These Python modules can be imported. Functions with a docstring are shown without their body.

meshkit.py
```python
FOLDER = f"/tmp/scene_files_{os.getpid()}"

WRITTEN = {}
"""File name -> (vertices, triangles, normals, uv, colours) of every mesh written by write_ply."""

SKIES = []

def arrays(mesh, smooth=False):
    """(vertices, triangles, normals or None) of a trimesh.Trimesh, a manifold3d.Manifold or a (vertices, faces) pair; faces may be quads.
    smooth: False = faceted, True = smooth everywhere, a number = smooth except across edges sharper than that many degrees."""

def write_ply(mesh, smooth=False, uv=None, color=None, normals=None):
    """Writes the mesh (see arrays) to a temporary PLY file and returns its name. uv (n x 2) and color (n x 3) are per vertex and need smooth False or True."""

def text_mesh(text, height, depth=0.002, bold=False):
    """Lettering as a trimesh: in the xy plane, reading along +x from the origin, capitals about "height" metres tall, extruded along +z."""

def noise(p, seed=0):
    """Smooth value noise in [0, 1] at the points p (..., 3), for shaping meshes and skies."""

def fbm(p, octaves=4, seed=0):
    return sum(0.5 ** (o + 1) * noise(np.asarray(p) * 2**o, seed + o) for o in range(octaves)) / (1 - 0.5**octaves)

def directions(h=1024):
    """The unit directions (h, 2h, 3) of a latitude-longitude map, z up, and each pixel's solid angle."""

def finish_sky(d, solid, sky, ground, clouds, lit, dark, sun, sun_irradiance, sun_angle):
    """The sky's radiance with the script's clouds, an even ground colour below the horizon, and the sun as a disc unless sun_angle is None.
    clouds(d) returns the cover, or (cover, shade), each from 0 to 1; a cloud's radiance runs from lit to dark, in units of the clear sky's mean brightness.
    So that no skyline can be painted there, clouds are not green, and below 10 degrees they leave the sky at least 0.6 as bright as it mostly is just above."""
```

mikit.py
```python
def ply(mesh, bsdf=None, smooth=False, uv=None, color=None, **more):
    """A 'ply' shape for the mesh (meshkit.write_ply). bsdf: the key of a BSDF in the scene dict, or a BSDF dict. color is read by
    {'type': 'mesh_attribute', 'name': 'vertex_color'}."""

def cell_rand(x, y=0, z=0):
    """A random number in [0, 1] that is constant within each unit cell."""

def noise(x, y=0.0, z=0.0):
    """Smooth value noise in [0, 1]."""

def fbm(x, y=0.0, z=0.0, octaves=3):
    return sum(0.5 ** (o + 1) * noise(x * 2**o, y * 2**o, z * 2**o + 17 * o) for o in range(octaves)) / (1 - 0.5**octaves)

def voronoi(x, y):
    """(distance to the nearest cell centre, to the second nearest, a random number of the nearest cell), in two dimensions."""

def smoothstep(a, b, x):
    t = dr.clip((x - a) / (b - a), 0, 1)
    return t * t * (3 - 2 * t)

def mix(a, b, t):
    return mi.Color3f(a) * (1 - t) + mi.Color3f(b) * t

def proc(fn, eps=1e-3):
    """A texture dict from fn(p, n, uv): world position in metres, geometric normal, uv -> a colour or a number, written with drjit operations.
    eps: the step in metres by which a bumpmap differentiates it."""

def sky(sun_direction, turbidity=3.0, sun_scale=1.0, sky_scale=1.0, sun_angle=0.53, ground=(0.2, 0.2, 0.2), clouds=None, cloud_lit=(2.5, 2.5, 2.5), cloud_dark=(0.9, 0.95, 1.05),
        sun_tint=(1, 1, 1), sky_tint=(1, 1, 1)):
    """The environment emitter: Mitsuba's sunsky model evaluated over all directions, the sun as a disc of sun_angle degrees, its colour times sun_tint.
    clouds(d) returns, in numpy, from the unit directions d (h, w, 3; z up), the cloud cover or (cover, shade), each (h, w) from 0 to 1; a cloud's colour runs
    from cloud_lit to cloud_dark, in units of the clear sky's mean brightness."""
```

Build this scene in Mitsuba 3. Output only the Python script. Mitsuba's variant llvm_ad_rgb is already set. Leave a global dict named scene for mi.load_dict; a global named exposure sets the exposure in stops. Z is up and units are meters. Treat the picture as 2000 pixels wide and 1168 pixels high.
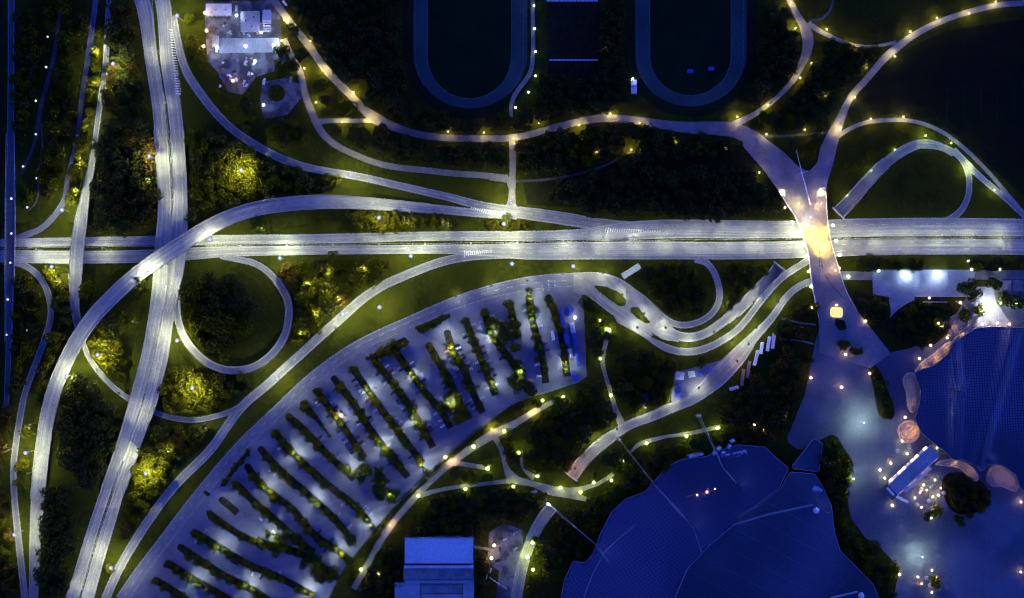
import math, random
import numpy as np, trimesh, mitsuba as mi, mikit, meshkit
from scipy.interpolate import CubicSpline, PchipInterpolator
from shapely.geometry import Polygon, LineString, Point, MultiPolygon
from shapely.ops import unary_union
from shapely.prepared import prep

T = mi.ScalarTransform4f
rng = np.random.default_rng(11)
scene, labels, looks = {}, {}, {}

# ------------------------------------------------------------------ camera, sky, exposure
HT = 1250.0                      # height of the drone above the ground, metres
SC = 0.45                        # metres of ground per map unit
scene['camera'] = dict(type='perspective', fov=2 * math.degrees(math.atan(1000 * SC / HT)), fov_axis='x', near_clip=50, far_clip=6000,
                       to_world=T().look_at([0, 0, HT], [0, 0, 0], [0, 1, 0]))
sky = mikit.sky((0.3, 0.2, 0.2), sun_scale=0.0, sky_scale=2.0 ** -6, sky_tint=(1.05, 1.8, 9.2), ground=(0.02, 0.02, 0.02))
scene['sky'] = sky
exposure = 6.0                   # a long night exposure
GAIN = 2.0 ** -exposure         # lamp and sky strengths below are written for the developed picture
AMB = 0.06                       # share of the light picks that the sky gets


# ------------------------------------------------------------------ helpers
def at(x, y, z=0.0):
    """A point of the site plan (map units, y downwards) that is seen there from the drone when it lies z metres above the ground."""
    k = SC * (HT - z) / HT
    return np.array([(x - 1000) * k, (584 - y) * k, z])


def unique(name):
    if name not in USED:
        USED.add(name)
        return name
    i = 1
    while f'{name}_{i:03d}' in USED:
        i += 1
    USED.add(f'{name}_{i:03d}')
    return f'{name}_{i:03d}'


USED = set()


def tag(key, label=None, cat=None, group=None, kind=None):
    d = labels.setdefault(key, {})
    for k, v in (('label', label), ('category', cat), ('group', group), ('kind', kind)):
        if v:
            d[k] = v
    return key


def thing(name, label, cat, group=None):
    return tag(unique(name), label, cat, group)


def put(name, mesh, mat, parent=None, M=None, kind=None, label=None, smooth=False, **more):
    key = unique(f'{parent}__{name}' if parent else name)
    d = dict(mesh) if isinstance(mesh, dict) else mikit.ply(mesh, mat, smooth=smooth, **more)
    if isinstance(mesh, dict) and mat:
        d['bsdf'] = {'type': 'ref', 'id': mat}
    if M is not None:
        d['to_world'] = M
    scene[key] = d
    if kind or label:
        tag(key, label, None, None, kind)
    return key


class MB:
    """Collects boxes, quads and tubes of one mesh."""

    def __init__(self):
        self.v, self.f, self.n = [], [], 0

    def add(self, v, f):
        v, f = np.asarray(v, float).reshape(-1, 3), np.asarray(f, int)
        if f.shape[1] == 4:
            f = np.vstack([f[:, [0, 1, 2]], f[:, [0, 2, 3]]])
        self.v.append(v)
        self.f.append(f + self.n)
        self.n += len(v)
        return self

    def box(self, c, size, yaw=0.0, taper=1.0):
        """Box with its bottom centre at c."""
        x, y, z = np.asarray(size, float) / 2
        p = np.array([[-x, -y, 0], [x, -y, 0], [x, y, 0], [-x, y, 0], [-x * taper, -y * taper, 2 * z], [x * taper, -y * taper, 2 * z], [x * taper, y * taper, 2 * z], [-x * taper, y * taper, 2 * z]])
        ca, sa = math.cos(yaw), math.sin(yaw)
        p = p @ np.array([[ca, sa, 0], [-sa, ca, 0], [0, 0, 1]]) + np.asarray(c, float)
        return self.add(p, [[0, 3, 2, 1], [4, 5, 6, 7], [0, 1, 5, 4], [1, 2, 6, 5], [2, 3, 7, 6], [3, 0, 4, 7]])

    def tube(self, pts, r, sides=6, cap=True):
        p = np.asarray(pts, float)
        r = np.broadcast_to(r, (len(p),))
        t = np.gradient(p, axis=0)
        t /= np.linalg.norm(t, axis=1, keepdims=True)
        a = np.cross(t, np.where(np.abs(t[:, 2:]) < 0.9, [0, 0, 1.0], [1.0, 0, 0]))
        a /= np.linalg.norm(a, axis=1, keepdims=True)
        b = np.cross(t, a)
        g = np.arange(sides) * 2 * np.pi / sides
        v = p[:, None] + r[:, None, None] * (np.cos(g)[None, :, None] * a[:, None] + np.sin(g)[None, :, None] * b[:, None])
        i, j = np.meshgrid(np.arange(len(p) - 1), np.arange(sides), indexing='ij')
        q = np.stack([i * sides + j, i * sides + (j + 1) % sides, (i + 1) * sides + (j + 1) % sides, (i + 1) * sides + j], -1).reshape(-1, 4)[:, ::-1]
        self.add(v.reshape(-1, 3), q)
        if cap:
            self.add(np.vstack([v[-1], p[-1:]]), [[k, sides, (k + 1) % sides] for k in range(sides)])
            self.add(np.vstack([v[0], p[:1]]), [[(k + 1) % sides, sides, k] for k in range(sides)])
        return self

    def mesh(self):
        return trimesh.Trimesh(np.vstack(self.v), np.vstack(self.f), process=False)


def spline(pts, step=4.0):
    """Rows (x, y, width, z) of a plan line resampled about every step units."""
    p = np.array([(*q, *(None,) * (4 - len(q))) for q in pts], dtype=object)
    xy = p[:, :2].astype(float)
    s = np.concatenate([[0], np.cumsum(np.linalg.norm(np.diff(xy, axis=0), axis=1))])
    n = max(2, int(s[-1] / step))
    t = np.linspace(0, s[-1], n + 1)
    out = np.empty((n + 1, 4))
    out[:, :2] = CubicSpline(s, xy, bc_type='natural')(t) if len(pts) > 2 else np.stack([np.interp(t, s, xy[:, k]) for k in (0, 1)], 1)
    for k, unset in ((2, 12.0), (3, 0.0)):
        known = [i for i in range(len(p)) if p[i, k] is not None]
        if not known:
            out[:, k] = unset
        elif len(known) == 1:
            out[:, k] = p[known[0], k]
        else:
            val = p[known, k].astype(float)
            out[:, k] = PchipInterpolator(s[known], val)(np.clip(t, s[known[0]], s[known[-1]]))
    return out


class Way:
    """A road line on the plan: its centre, sides and heights in metres."""

    def __init__(self, pts, dz=0.0, step=4.0):
        r = self.r = spline(pts, step)
        z = r[:, 3] + dz
        self.c = np.array([at(x, y, h) for x, y, h in zip(r[:, 0], r[:, 1], z)])
        t = np.gradient(self.c[:, :2], axis=0)
        t /= np.linalg.norm(t, axis=1, keepdims=True)
        self.t = t
        self.nrm = np.stack([-t[:, 1], t[:, 0]], 1)      # to the left of travel
        self.half = r[:, 2] * SC / 2
        self.s = np.concatenate([[0], np.cumsum(np.linalg.norm(np.diff(self.c, axis=0), axis=1))])

    def side(self, off, up=0.0):
        """Points at off metres left of the centre (arrays allowed)."""
        o = np.broadcast_to(off, (len(self.c),))
        return np.column_stack([self.c[:, :2] + self.nrm * o[:, None], self.c[:, 2] + up])

    def strip(self, a, b, ua=0.0, ub=0.0, sel=slice(None)):
        """Mesh (and uv) of the band between the offsets a (left) and b (right)."""
        A, B = self.side(a, ua)[sel], self.side(b, ub)[sel]
        n = len(A)
        v = np.vstack([A, B])
        i = np.arange(n - 1)
        f = np.vstack([np.stack([i, n + i, n + i + 1], 1), np.stack([i, n + i + 1, i + 1], 1)])
        oa, ob = np.broadcast_to(a, (len(self.c),))[sel], np.broadcast_to(b, (len(self.c),))[sel]
        uv = np.vstack([np.column_stack([self.s[sel], oa]), np.column_stack([self.s[sel], ob])])
        return trimesh.Trimesh(v, f, process=False), uv

    def poly(self, grow=0.0):
        L, R = self.side(self.half + grow), self.side(-self.half - grow)
        return Polygon(np.vstack([L[:, :2], R[::-1, :2]])).buffer(0)


def poly(pts, z=0.0):
    return Polygon([at(x, y, z)[:2] for x, y in pts])


def rounded(pts, r, z=0.0):
    p = poly(pts, z)
    return p.buffer(-r).buffer(2 * r).buffer(-r)


def blob(pts, z=0.0):
    """A smooth closed outline through the plan points."""
    q = np.array([at(x, y, z)[:2] for x, y in pts])
    q = np.vstack([q, q[:1]])
    t = np.concatenate([[0], np.cumsum(np.linalg.norm(np.diff(q, axis=0), axis=1) ** 0.5)])
    return Polygon(CubicSpline(t, q, bc_type='periodic')(np.linspace(0, t[-1], 8 * len(pts), endpoint=False))).buffer(0)


def flat(p, z, thick=None):
    """A shapely area as a sheet at height z, or as a slab of that thickness below z."""
    out = []
    for g in getattr(p, 'geoms', [p]):
        if g.is_empty or g.area < 0.05:
            continue
        if thick:
            m = trimesh.creation.extrude_polygon(g, thick, engine='earcut')
            m.apply_translation([0, 0, z - thick])
            out.append(m)
        else:
            v, f = trimesh.creation.triangulate_polygon(g, engine='earcut')
            a = np.cross(v[f[:, 1]] - v[f[:, 0]], v[f[:, 2]] - v[f[:, 0]])
            f = np.where((a < 0)[:, None], f[:, ::-1], f)
            out.append(trimesh.Trimesh(np.column_stack([v, np.full(len(v), z)]), f, process=False))
    return trimesh.util.concatenate(out)


def rgb(c):
    return {'type': 'rgb', 'value': [float(x) for x in np.broadcast_to(c, 3)]}


ORD = ('first second third fourth fifth sixth seventh eighth ninth tenth eleventh twelfth thirteenth fourteenth fifteenth sixteenth seventeenth eighteenth '
       'nineteenth twentieth').split()
ORD += ['twenty-' + w for w in ORD[:9]] + ['thirtieth'] + ['thirty-' + w for w in ORD[:9]] + ['fortieth']


# ------------------------------------------------------------------ materials
N, F, mix, sst = mikit.noise, mikit.fbm, mikit.mix, mikit.smoothstep


def mat(name, d, two=True):
    looks[name] = {'type': 'twosided', 'bsdf': d} if two else d
    return name


def plain(name, c, rough=None):
    mat(name, {'type': 'diffuse', 'reflectance': rgb(c)} if rough is None else {'type': 'principled', 'base_color': rgb(c), 'roughness': rough, 'specular': 0.4})


def grass_fn(a, b, c):
    def fn(p, n, uv):
        k = F(p.x * 0.05, p.y * 0.05, 0.0, 3)
        q = F(p.x * 0.45 + 7, p.y * 0.45, 3.0, 2)
        return mix(mix(a, b, sst(0.35, 0.65, k)), c, 0.75 * sst(0.45, 0.8, q))
    return fn


def road_fn(base, light_streak, patch):
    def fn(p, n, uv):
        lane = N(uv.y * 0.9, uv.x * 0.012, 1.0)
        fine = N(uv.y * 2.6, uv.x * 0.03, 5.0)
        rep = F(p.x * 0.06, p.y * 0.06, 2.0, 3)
        c = mix(base, light_streak, 0.6 * sst(0.25, 0.75, lane) + 0.4 * sst(0.3, 0.8, fine))  # pale streaks copy the long-exposure light lines along the lanes
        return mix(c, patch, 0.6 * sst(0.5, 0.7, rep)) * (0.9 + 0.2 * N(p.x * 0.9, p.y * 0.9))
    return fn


def paving_fn(a, b, scale=0.12):
    def fn(p, n, uv):
        k = F(p.x * scale, p.y * scale, 1.0, 3)
        s = N(p.x * 0.9, p.y * 0.9, 4.0)
        return mix(a, b, sst(0.3, 0.7, k)) * (0.88 + 0.24 * s)
    return fn


def procmat(name, fn):
    mat(name, {'type': 'diffuse', 'reflectance': mikit.proc(fn)})


procmat('grass', grass_fn((0.040, 0.047, 0.006), (0.028, 0.035, 0.006), (0.050, 0.050, 0.006)))
procmat('meadow', grass_fn((0.020, 0.022, 0.008), (0.014, 0.018, 0.008), (0.026, 0.026, 0.008)))  # darker copy of grass; the lack of lamplight is in the colour
procmat('pitch_turf', grass_fn((0.016, 0.026, 0.010), (0.012, 0.020, 0.009), (0.019, 0.028, 0.010)))  # turf colour darkened too, for the unlit stadium side
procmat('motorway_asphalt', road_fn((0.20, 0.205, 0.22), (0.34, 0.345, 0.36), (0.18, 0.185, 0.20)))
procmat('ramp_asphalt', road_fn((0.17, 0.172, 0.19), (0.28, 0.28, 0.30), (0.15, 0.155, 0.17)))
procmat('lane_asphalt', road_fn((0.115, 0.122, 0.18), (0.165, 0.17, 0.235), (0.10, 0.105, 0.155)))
procmat('path_paving', paving_fn((0.20, 0.185, 0.17), (0.25, 0.235, 0.22)))
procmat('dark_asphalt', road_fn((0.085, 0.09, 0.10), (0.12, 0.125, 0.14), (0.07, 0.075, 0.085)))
procmat('old_asphalt', paving_fn((0.07, 0.07, 0.075), (0.10, 0.10, 0.10)))
procmat('plaza_paving', paving_fn((0.085, 0.10, 0.135), (0.145, 0.16, 0.195), 0.035))
procmat('yard_gravel', paving_fn((0.06, 0.066, 0.08), (0.16, 0.172, 0.20), 0.16))
procmat('bridge_paving', paving_fn((0.19, 0.185, 0.19), (0.25, 0.24, 0.24), 0.1))
procmat('yard_concrete', paving_fn((0.22, 0.25, 0.29), (0.30, 0.33, 0.37), 0.1))
procmat('track_rubber', paving_fn((0.038, 0.066, 0.060), (0.058, 0.092, 0.080), 0.03))
procmat('bed_soil', paving_fn((0.018, 0.018, 0.010), (0.032, 0.028, 0.012), 0.3))
procmat('concrete', paving_fn((0.30, 0.29, 0.28), (0.38, 0.37, 0.36), 0.25))
procmat('roof_sheet', paving_fn((0.66, 0.66, 0.64), (0.74, 0.74, 0.72), 0.06))
procmat('roof_felt', paving_fn((0.20, 0.20, 0.20), (0.28, 0.28, 0.27), 0.15))
procmat('roof_grey', paving_fn((0.34, 0.34, 0.34), (0.42, 0.42, 0.41), 0.08))
plain('paint', (0.75, 0.75, 0.72))
plain('worn_paint', (0.42, 0.42, 0.40))
plain('steel', (0.38, 0.38, 0.39), 0.45)
plain('mast_paint', (0.21, 0.21, 0.23), 0.45)
plain('dark_steel', (0.07, 0.07, 0.075), 0.5)
plain('white_metal', (0.72, 0.72, 0.72), 0.4)
plain('rubber', (0.03, 0.03, 0.03))
plain('blue_tarp', (0.04, 0.07, 0.34), 0.6)
plain('pale_tarp', (0.45, 0.46, 0.50), 0.6)
plain('awning_cloth', (0.62, 0.56, 0.52))
plain('rust_panel', (0.34, 0.20, 0.15))
plain('brick_wall', (0.30, 0.17, 0.12))
plain('cream_wall', (0.48, 0.44, 0.38))
plain('bark', (0.06, 0.05, 0.035))
plain('acrylic_joint', (0.035, 0.04, 0.075), 0.35)
mat('acrylic_pane', {'type': 'principled', 'base_color': mikit.proc(paving_fn((0.045, 0.05, 0.095), (0.125, 0.115, 0.21), 0.010)), 'roughness': 0.3, 'specular': 0.5})
mat('pool_pane', {'type': 'principled', 'base_color': mikit.proc(paving_fn((0.025, 0.035, 0.07), (0.10, 0.105, 0.18), 0.012)), 'roughness': 0.3, 'specular': 0.5})  # broad noise puts the pale light on the folds into the colour
mat('membrane', {'type': 'principled', 'base_color': mikit.proc(paving_fn((0.026, 0.036, 0.055), (0.070, 0.078, 0.12), 0.010)), 'roughness': 0.35, 'specular': 0.5})
mat('car_glass', {'type': 'principled', 'base_color': rgb((0.02, 0.022, 0.025)), 'roughness': 0.1, 'specular': 0.6})
for k, c in dict(silver=(0.45, 0.46, 0.48), white=(0.75, 0.75, 0.74), black=(0.02, 0.02, 0.022), blue=(0.03, 0.06, 0.22), red=(0.25, 0.02, 0.015), grey=(0.16, 0.165, 0.17)).items():
    mat('paint_' + k, {'type': 'principled', 'base_color': rgb(c), 'roughness': 0.3, 'metallic': 0.3 if k in ('silver', 'grey') else 0.0, 'clearcoat': 0.8, 'specular': 0.5})
for k, c in dict(a=(0.092, 0.094, 0.006), b=(0.118, 0.116, 0.008), c=(0.062, 0.080, 0.010), d=(0.085, 0.060, 0.013), e=(0.058, 0.066, 0.015)).items():  # b holds part of the lit groves' lamplight in its colour
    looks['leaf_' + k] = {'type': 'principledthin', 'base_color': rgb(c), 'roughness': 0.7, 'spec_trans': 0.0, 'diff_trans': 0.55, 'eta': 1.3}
looks['canopy_glass'] = {'type': 'principledthin', 'base_color': rgb((0.60, 0.48, 0.34)), 'roughness': 0.5, 'spec_trans': 0.0, 'diff_trans': 1.1, 'eta': 1.4}

# ------------------------------------------------------------------ lamps
WEIGHTS = []
ICO = trimesh.creation.icosphere(subdivisions=1, radius=1.0)
TINT = dict(road=(0.98, 1.0, 0.54), warm=(1.0, 0.82, 0.26), peach=(1.0, 0.62, 0.26), green=(0.86, 1.0, 0.20), cool=(0.72, 0.85, 1.0), white=(1.0, 0.97, 0.85),
            orange=(1.0, 0.52, 0.18), mint=(0.74, 0.95, 0.66), gold=(1.0, 0.72, 0.10), cream=(1.0, 0.86, 0.30), lime=(0.88, 1.0, 0.66), bulb=(1.0, 0.88, 0.20))


def glow(tint, L, r, w=0.5):
    WEIGHTS.append(w)
    return {'type': 'area', 'radiance': rgb(np.array(TINT[tint]) * L * GAIN), 'sampling_weight': float(w)}


def globe(key, name, p, r, tint, L, w=0.4):
    k = unique(f'{key}__{name}')
    scene[k] = {'type': 'sphere', 'center': [float(x) for x in p], 'radius': float(r), 'emitter': glow(tint, L, r, w), 'bsdf': {'type': 'ref', 'id': 'paint'}}


def lens(key, p, r, tint, L, w=4.0, skirt=False):
    """Downward lamp glass: an octagon that shines along its normal; with a skirt, a bowl that also shines sideways below the hood."""
    a = np.arange(8) * np.pi / 4
    ring = lambda q, z: np.column_stack([q * np.cos(a), q * np.sin(a), a * 0 + z])
    if skirt:
        v = np.vstack([ring(r, 0), ring(r * 0.5, -r * 0.45), [[0, 0, -r * 0.45]]]) + np.asarray(p, float)
        f = [[(i + 1) % 8 + 8, i + 8, 16] for i in range(8)] + [[i, i + 8, (i + 1) % 8 + 8] for i in range(8)] + [[i, (i + 1) % 8 + 8, (i + 1) % 8] for i in range(8)]
    else:
        v = np.vstack([ring(r, 0), [[0, 0, 0]]]) + np.asarray(p, float)
        f = [[(i + 1) % 8, i, 8] for i in range(8)]
    k = unique(f'{key}__lens')
    scene[k] = mikit.ply((v, np.array(f)), 'paint', emitter=glow(tint, L, r, w))


def pole_mesh(h, r=0.09, foot=0.35):
    m = MB().tube([[0, 0, 0], [0, 0, 0.5], [0, 0, h]], [r * 1.5, r * 1.2, r], 6)
    return m.box([0, 0, 0], [foot, foot, 0.12])


POLES = {}


def pole(key, p, h, r=0.09, m='steel'):
    if (h, r) not in POLES:
        POLES[h, r] = mikit.ply(pole_mesh(h, r).mesh(), m)
    put('pole', POLES[h, r], m, key, T().translate([float(x) for x in p]))


def high_mast(x, y, label, h=24.0, L=3300.0, r=1.0, tint='road'):
    k = thing('light_mast', label, 'light mast', 'tall light masts of the interchange')
    p = at(x, y, h)
    p[2] = 0
    pole(k, p, h - 0.9, 0.24)
    m = MB()
    a = np.arange(13) * np.pi / 6
    m.tube(np.column_stack([1.5 * np.cos(a), 1.5 * np.sin(a), a * 0 + h - 1.1]) + p, 0.10, 5, cap=False)
    for q in range(4):
        c, s = math.cos(q * np.pi / 2), math.sin(q * np.pi / 2)
        m.tube([p + [0.2 * c, 0.2 * s, h - 1.2], p + [1.5 * c, 1.5 * s, h - 1.1]], 0.07, 4)
    put('head_ring', m.mesh(), 'steel', k)
    lens(k, p + [0, 0, h - 1.25], 2.0, tint, L * 0.39, 22.0)
    globe(k, 'lantern', p + [0, 0, h - 0.4], 0.6, 'white', 3.0, 0.1)


def post_lamp(name, x, y, label, group, h=5.0, r=0.5, tint='warm', L=190.0, cat='street lamp', z0=0.0, down=False, big=None, w=0.5, dot=1.5):
    k = thing(name, label, cat, group)
    big = big or max(0.6, min(1.0, 0.2 * h))
    L, r = L * r * r / big ** 2, big
    p = at(x, y, z0 + h)
    p[2] = z0
    pole(k, p, h - r * 0.8, 0.075 if h < 7 else 0.11)
    if down:
        lens(k, p + [0, 0, h - r * 0.3], r * 1.1, tint, L, w, True)
        if dot:
            globe(k, 'globe', p + [0, 0, h], min(r * 0.85, 0.85), 'bulb' if tint == 'warm' else tint, dot, 0.1)
        else:
            put('hood', MB().tube([p + [0, 0, h - r * 0.28], p + [0, 0, h - 0.1], p + [0, 0, h + 0.15]], [r * 1.15, r * 0.9, 0.2], 8).mesh(), 'dark_steel', k)
    else:
        globe(k, 'globe', p + [0, 0, h], r, tint, L, w)
    if 'cap' not in POLES:
        POLES['cap'] = mikit.ply(MB().tube([[0, 0, -0.25], [0, 0, 0]], [0.20, 0.34], 8).mesh(), 'dark_steel')
    put('collar', POLES['cap'], 'dark_steel', k, T().translate([float(p[0]), float(p[1]), float(z0 + h - r * 0.8)]))


# ------------------------------------------------------------------ setting: ground with the cuttings of the underpass roads
BEDS = []                        # planted areas cut into paved ones
ROADS = []                       # areas that trees keep off
NORTH = dict(tunnel_a=[(1520, 522, 22, -5.2), (1508, 537, 21, -4.4), (1474, 572, 20, -2.0), (1440, 606, 19, -0.5), (1405, 634, 18, 0.12), (1371, 654, 18), (1344, 659, 18), (1313, 650, 18), (1282, 627, 17), (1240, 598, 15), (1180, 566, 14, 0.12)],
             tunnel_b=[(1636, 416, 24, -5.2), (1664, 387, 23, -4), (1700, 347, 21, -1.5), (1738, 312, 20, 0.1), (1765, 294, 20), (1790, 283, 19), (1812, 280, 16), (1835, 285, 14), (1862, 300, 14, 0.1)],
             tunnel_c=[(1116, 928, 22, -5.2), (1142, 896, 21, -3.6), (1177, 865, 20, -1.2), (1205, 845, 19, 0.12), (1234, 828, 19), (1279, 811, 20), (1303, 800, 20), (1364, 774, 20), (1405, 735, 20, 0.12)],
             tunnel_d=[(1076, 990, 20, -5.2), (1060, 1012, 20, -3.4), (1046, 1036, 20, -1), (1035, 1062, 21, 0.1), (1022, 1100, 22), (1014, 1135, 23), (1008, 1172, 23, 0.1)])
CUT = {k: Way(v, 0.0) for k, v in NORTH.items()}
trench = []
for k, w in CUT.items():
    i = int(np.argmax(w.r[:, 3] > -0.05))
    L, R = w.side(w.half + 0.3)[: i + 1], w.side(-w.half - 0.3)[: i + 1]
    trench.append(Polygon(np.vstack([L[:, :2], R[::-1, :2]])).buffer(0))
trench = unary_union(trench)
ground = Polygon([(-2600, -2600), (2600, -2600), (2600, 2600), (-2600, 2600)]).difference(trench)
g = put('ground', flat(ground, 0.0), 'grass')
tag(g, 'grass ground lying between the roads of the interchange', 'ground', kind='structure')


def area(name, p, z, m, label, cat=None, kind='structure', thick=None, keep_off=True):
    k = put(name, flat(p.difference(trench) if z < 0.8 else p, z, thick), m)
    tag(k, label, cat or name.replace('_', ' '), kind=kind)
    if keep_off:
        ROADS.append(p)
    elif name in ('garden_bed', 'planted_bed'):
        BEDS.append(p)
    return k


def road(name, pts, m, label, dz=0.1, edge=True, lanes=(), cat='road', w=None):
    """A road at grade: surface, edge lines and dashed lane lines."""
    way = w or Way(pts, dz)
    s, uv = way.strip(way.half, -way.half)
    k = put(name, s, m, uv=uv)
    tag(k, label, cat, kind='structure')
    ROADS.append(way.poly(0.5))
    lines(way, k, edge, lanes)
    return way


def lines(way, k, edge=True, lanes=(), wd=0.24):
    if edge:
        for sg in (1, -1):
            e = sg * (way.half - 0.7)
            put('edge_line', way.strip(e + wd / 2, e - wd / 2, 0.03, 0.03)[0], 'worn_paint', k)
    for fr in lanes:
        m = MB()
        o = way.half * fr
        n = len(way.c)
        pts = way.side(o, 0.03)
        cum = np.arange(4.0, way.s[-1] - 8, 12.0)
        for s0 in cum:
            a = np.array([[np.interp(q, way.s, pts[:, j]) for j in range(3)] for q in (s0, s0 + 5.0)])
            d = a[1, :2] - a[0, :2]
            d = np.array([-d[1], d[0], 0]) / np.linalg.norm(d) * 0.16
            m.add([a[0] + d, a[0] - d, a[1] - d, a[1] + d], [[0, 1, 2, 3]])
        if m.n:
            put('lane_dashes', m.mesh(), 'worn_paint', k, kind='stuff')


def sweep(way, prof, sel=slice(None)):
    """A closed profile [(offset, height)] swept along the way; offsets may be arrays."""
    P = np.stack([way.side(o, u)[sel] for o, u in prof], 1)
    n, m = P.shape[:2]
    i, j = np.meshgrid(np.arange(n - 1), np.arange(m), indexing='ij')
    q = np.stack([i * m + j, i * m + (j + 1) % m, (i + 1) * m + (j + 1) % m, (i + 1) * m + j], -1).reshape(-1, 4)
    mb = MB().add(P.reshape(-1, 3), q)
    for e, fl in ((0, 1), (n - 1, -1)):
        mb.add(P[e], [[0, a, a + 1][::fl] for a in range(1, m - 1)])
    return mb.mesh()


def runs(mask):
    out, a = [], None
    for i, b in enumerate(list(mask) + [False]):
        if b and a is None:
            a = i
        if not b and a is not None:
            if i - a > 2:
                out.append(slice(a, i))
            a = None
    return out


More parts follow.
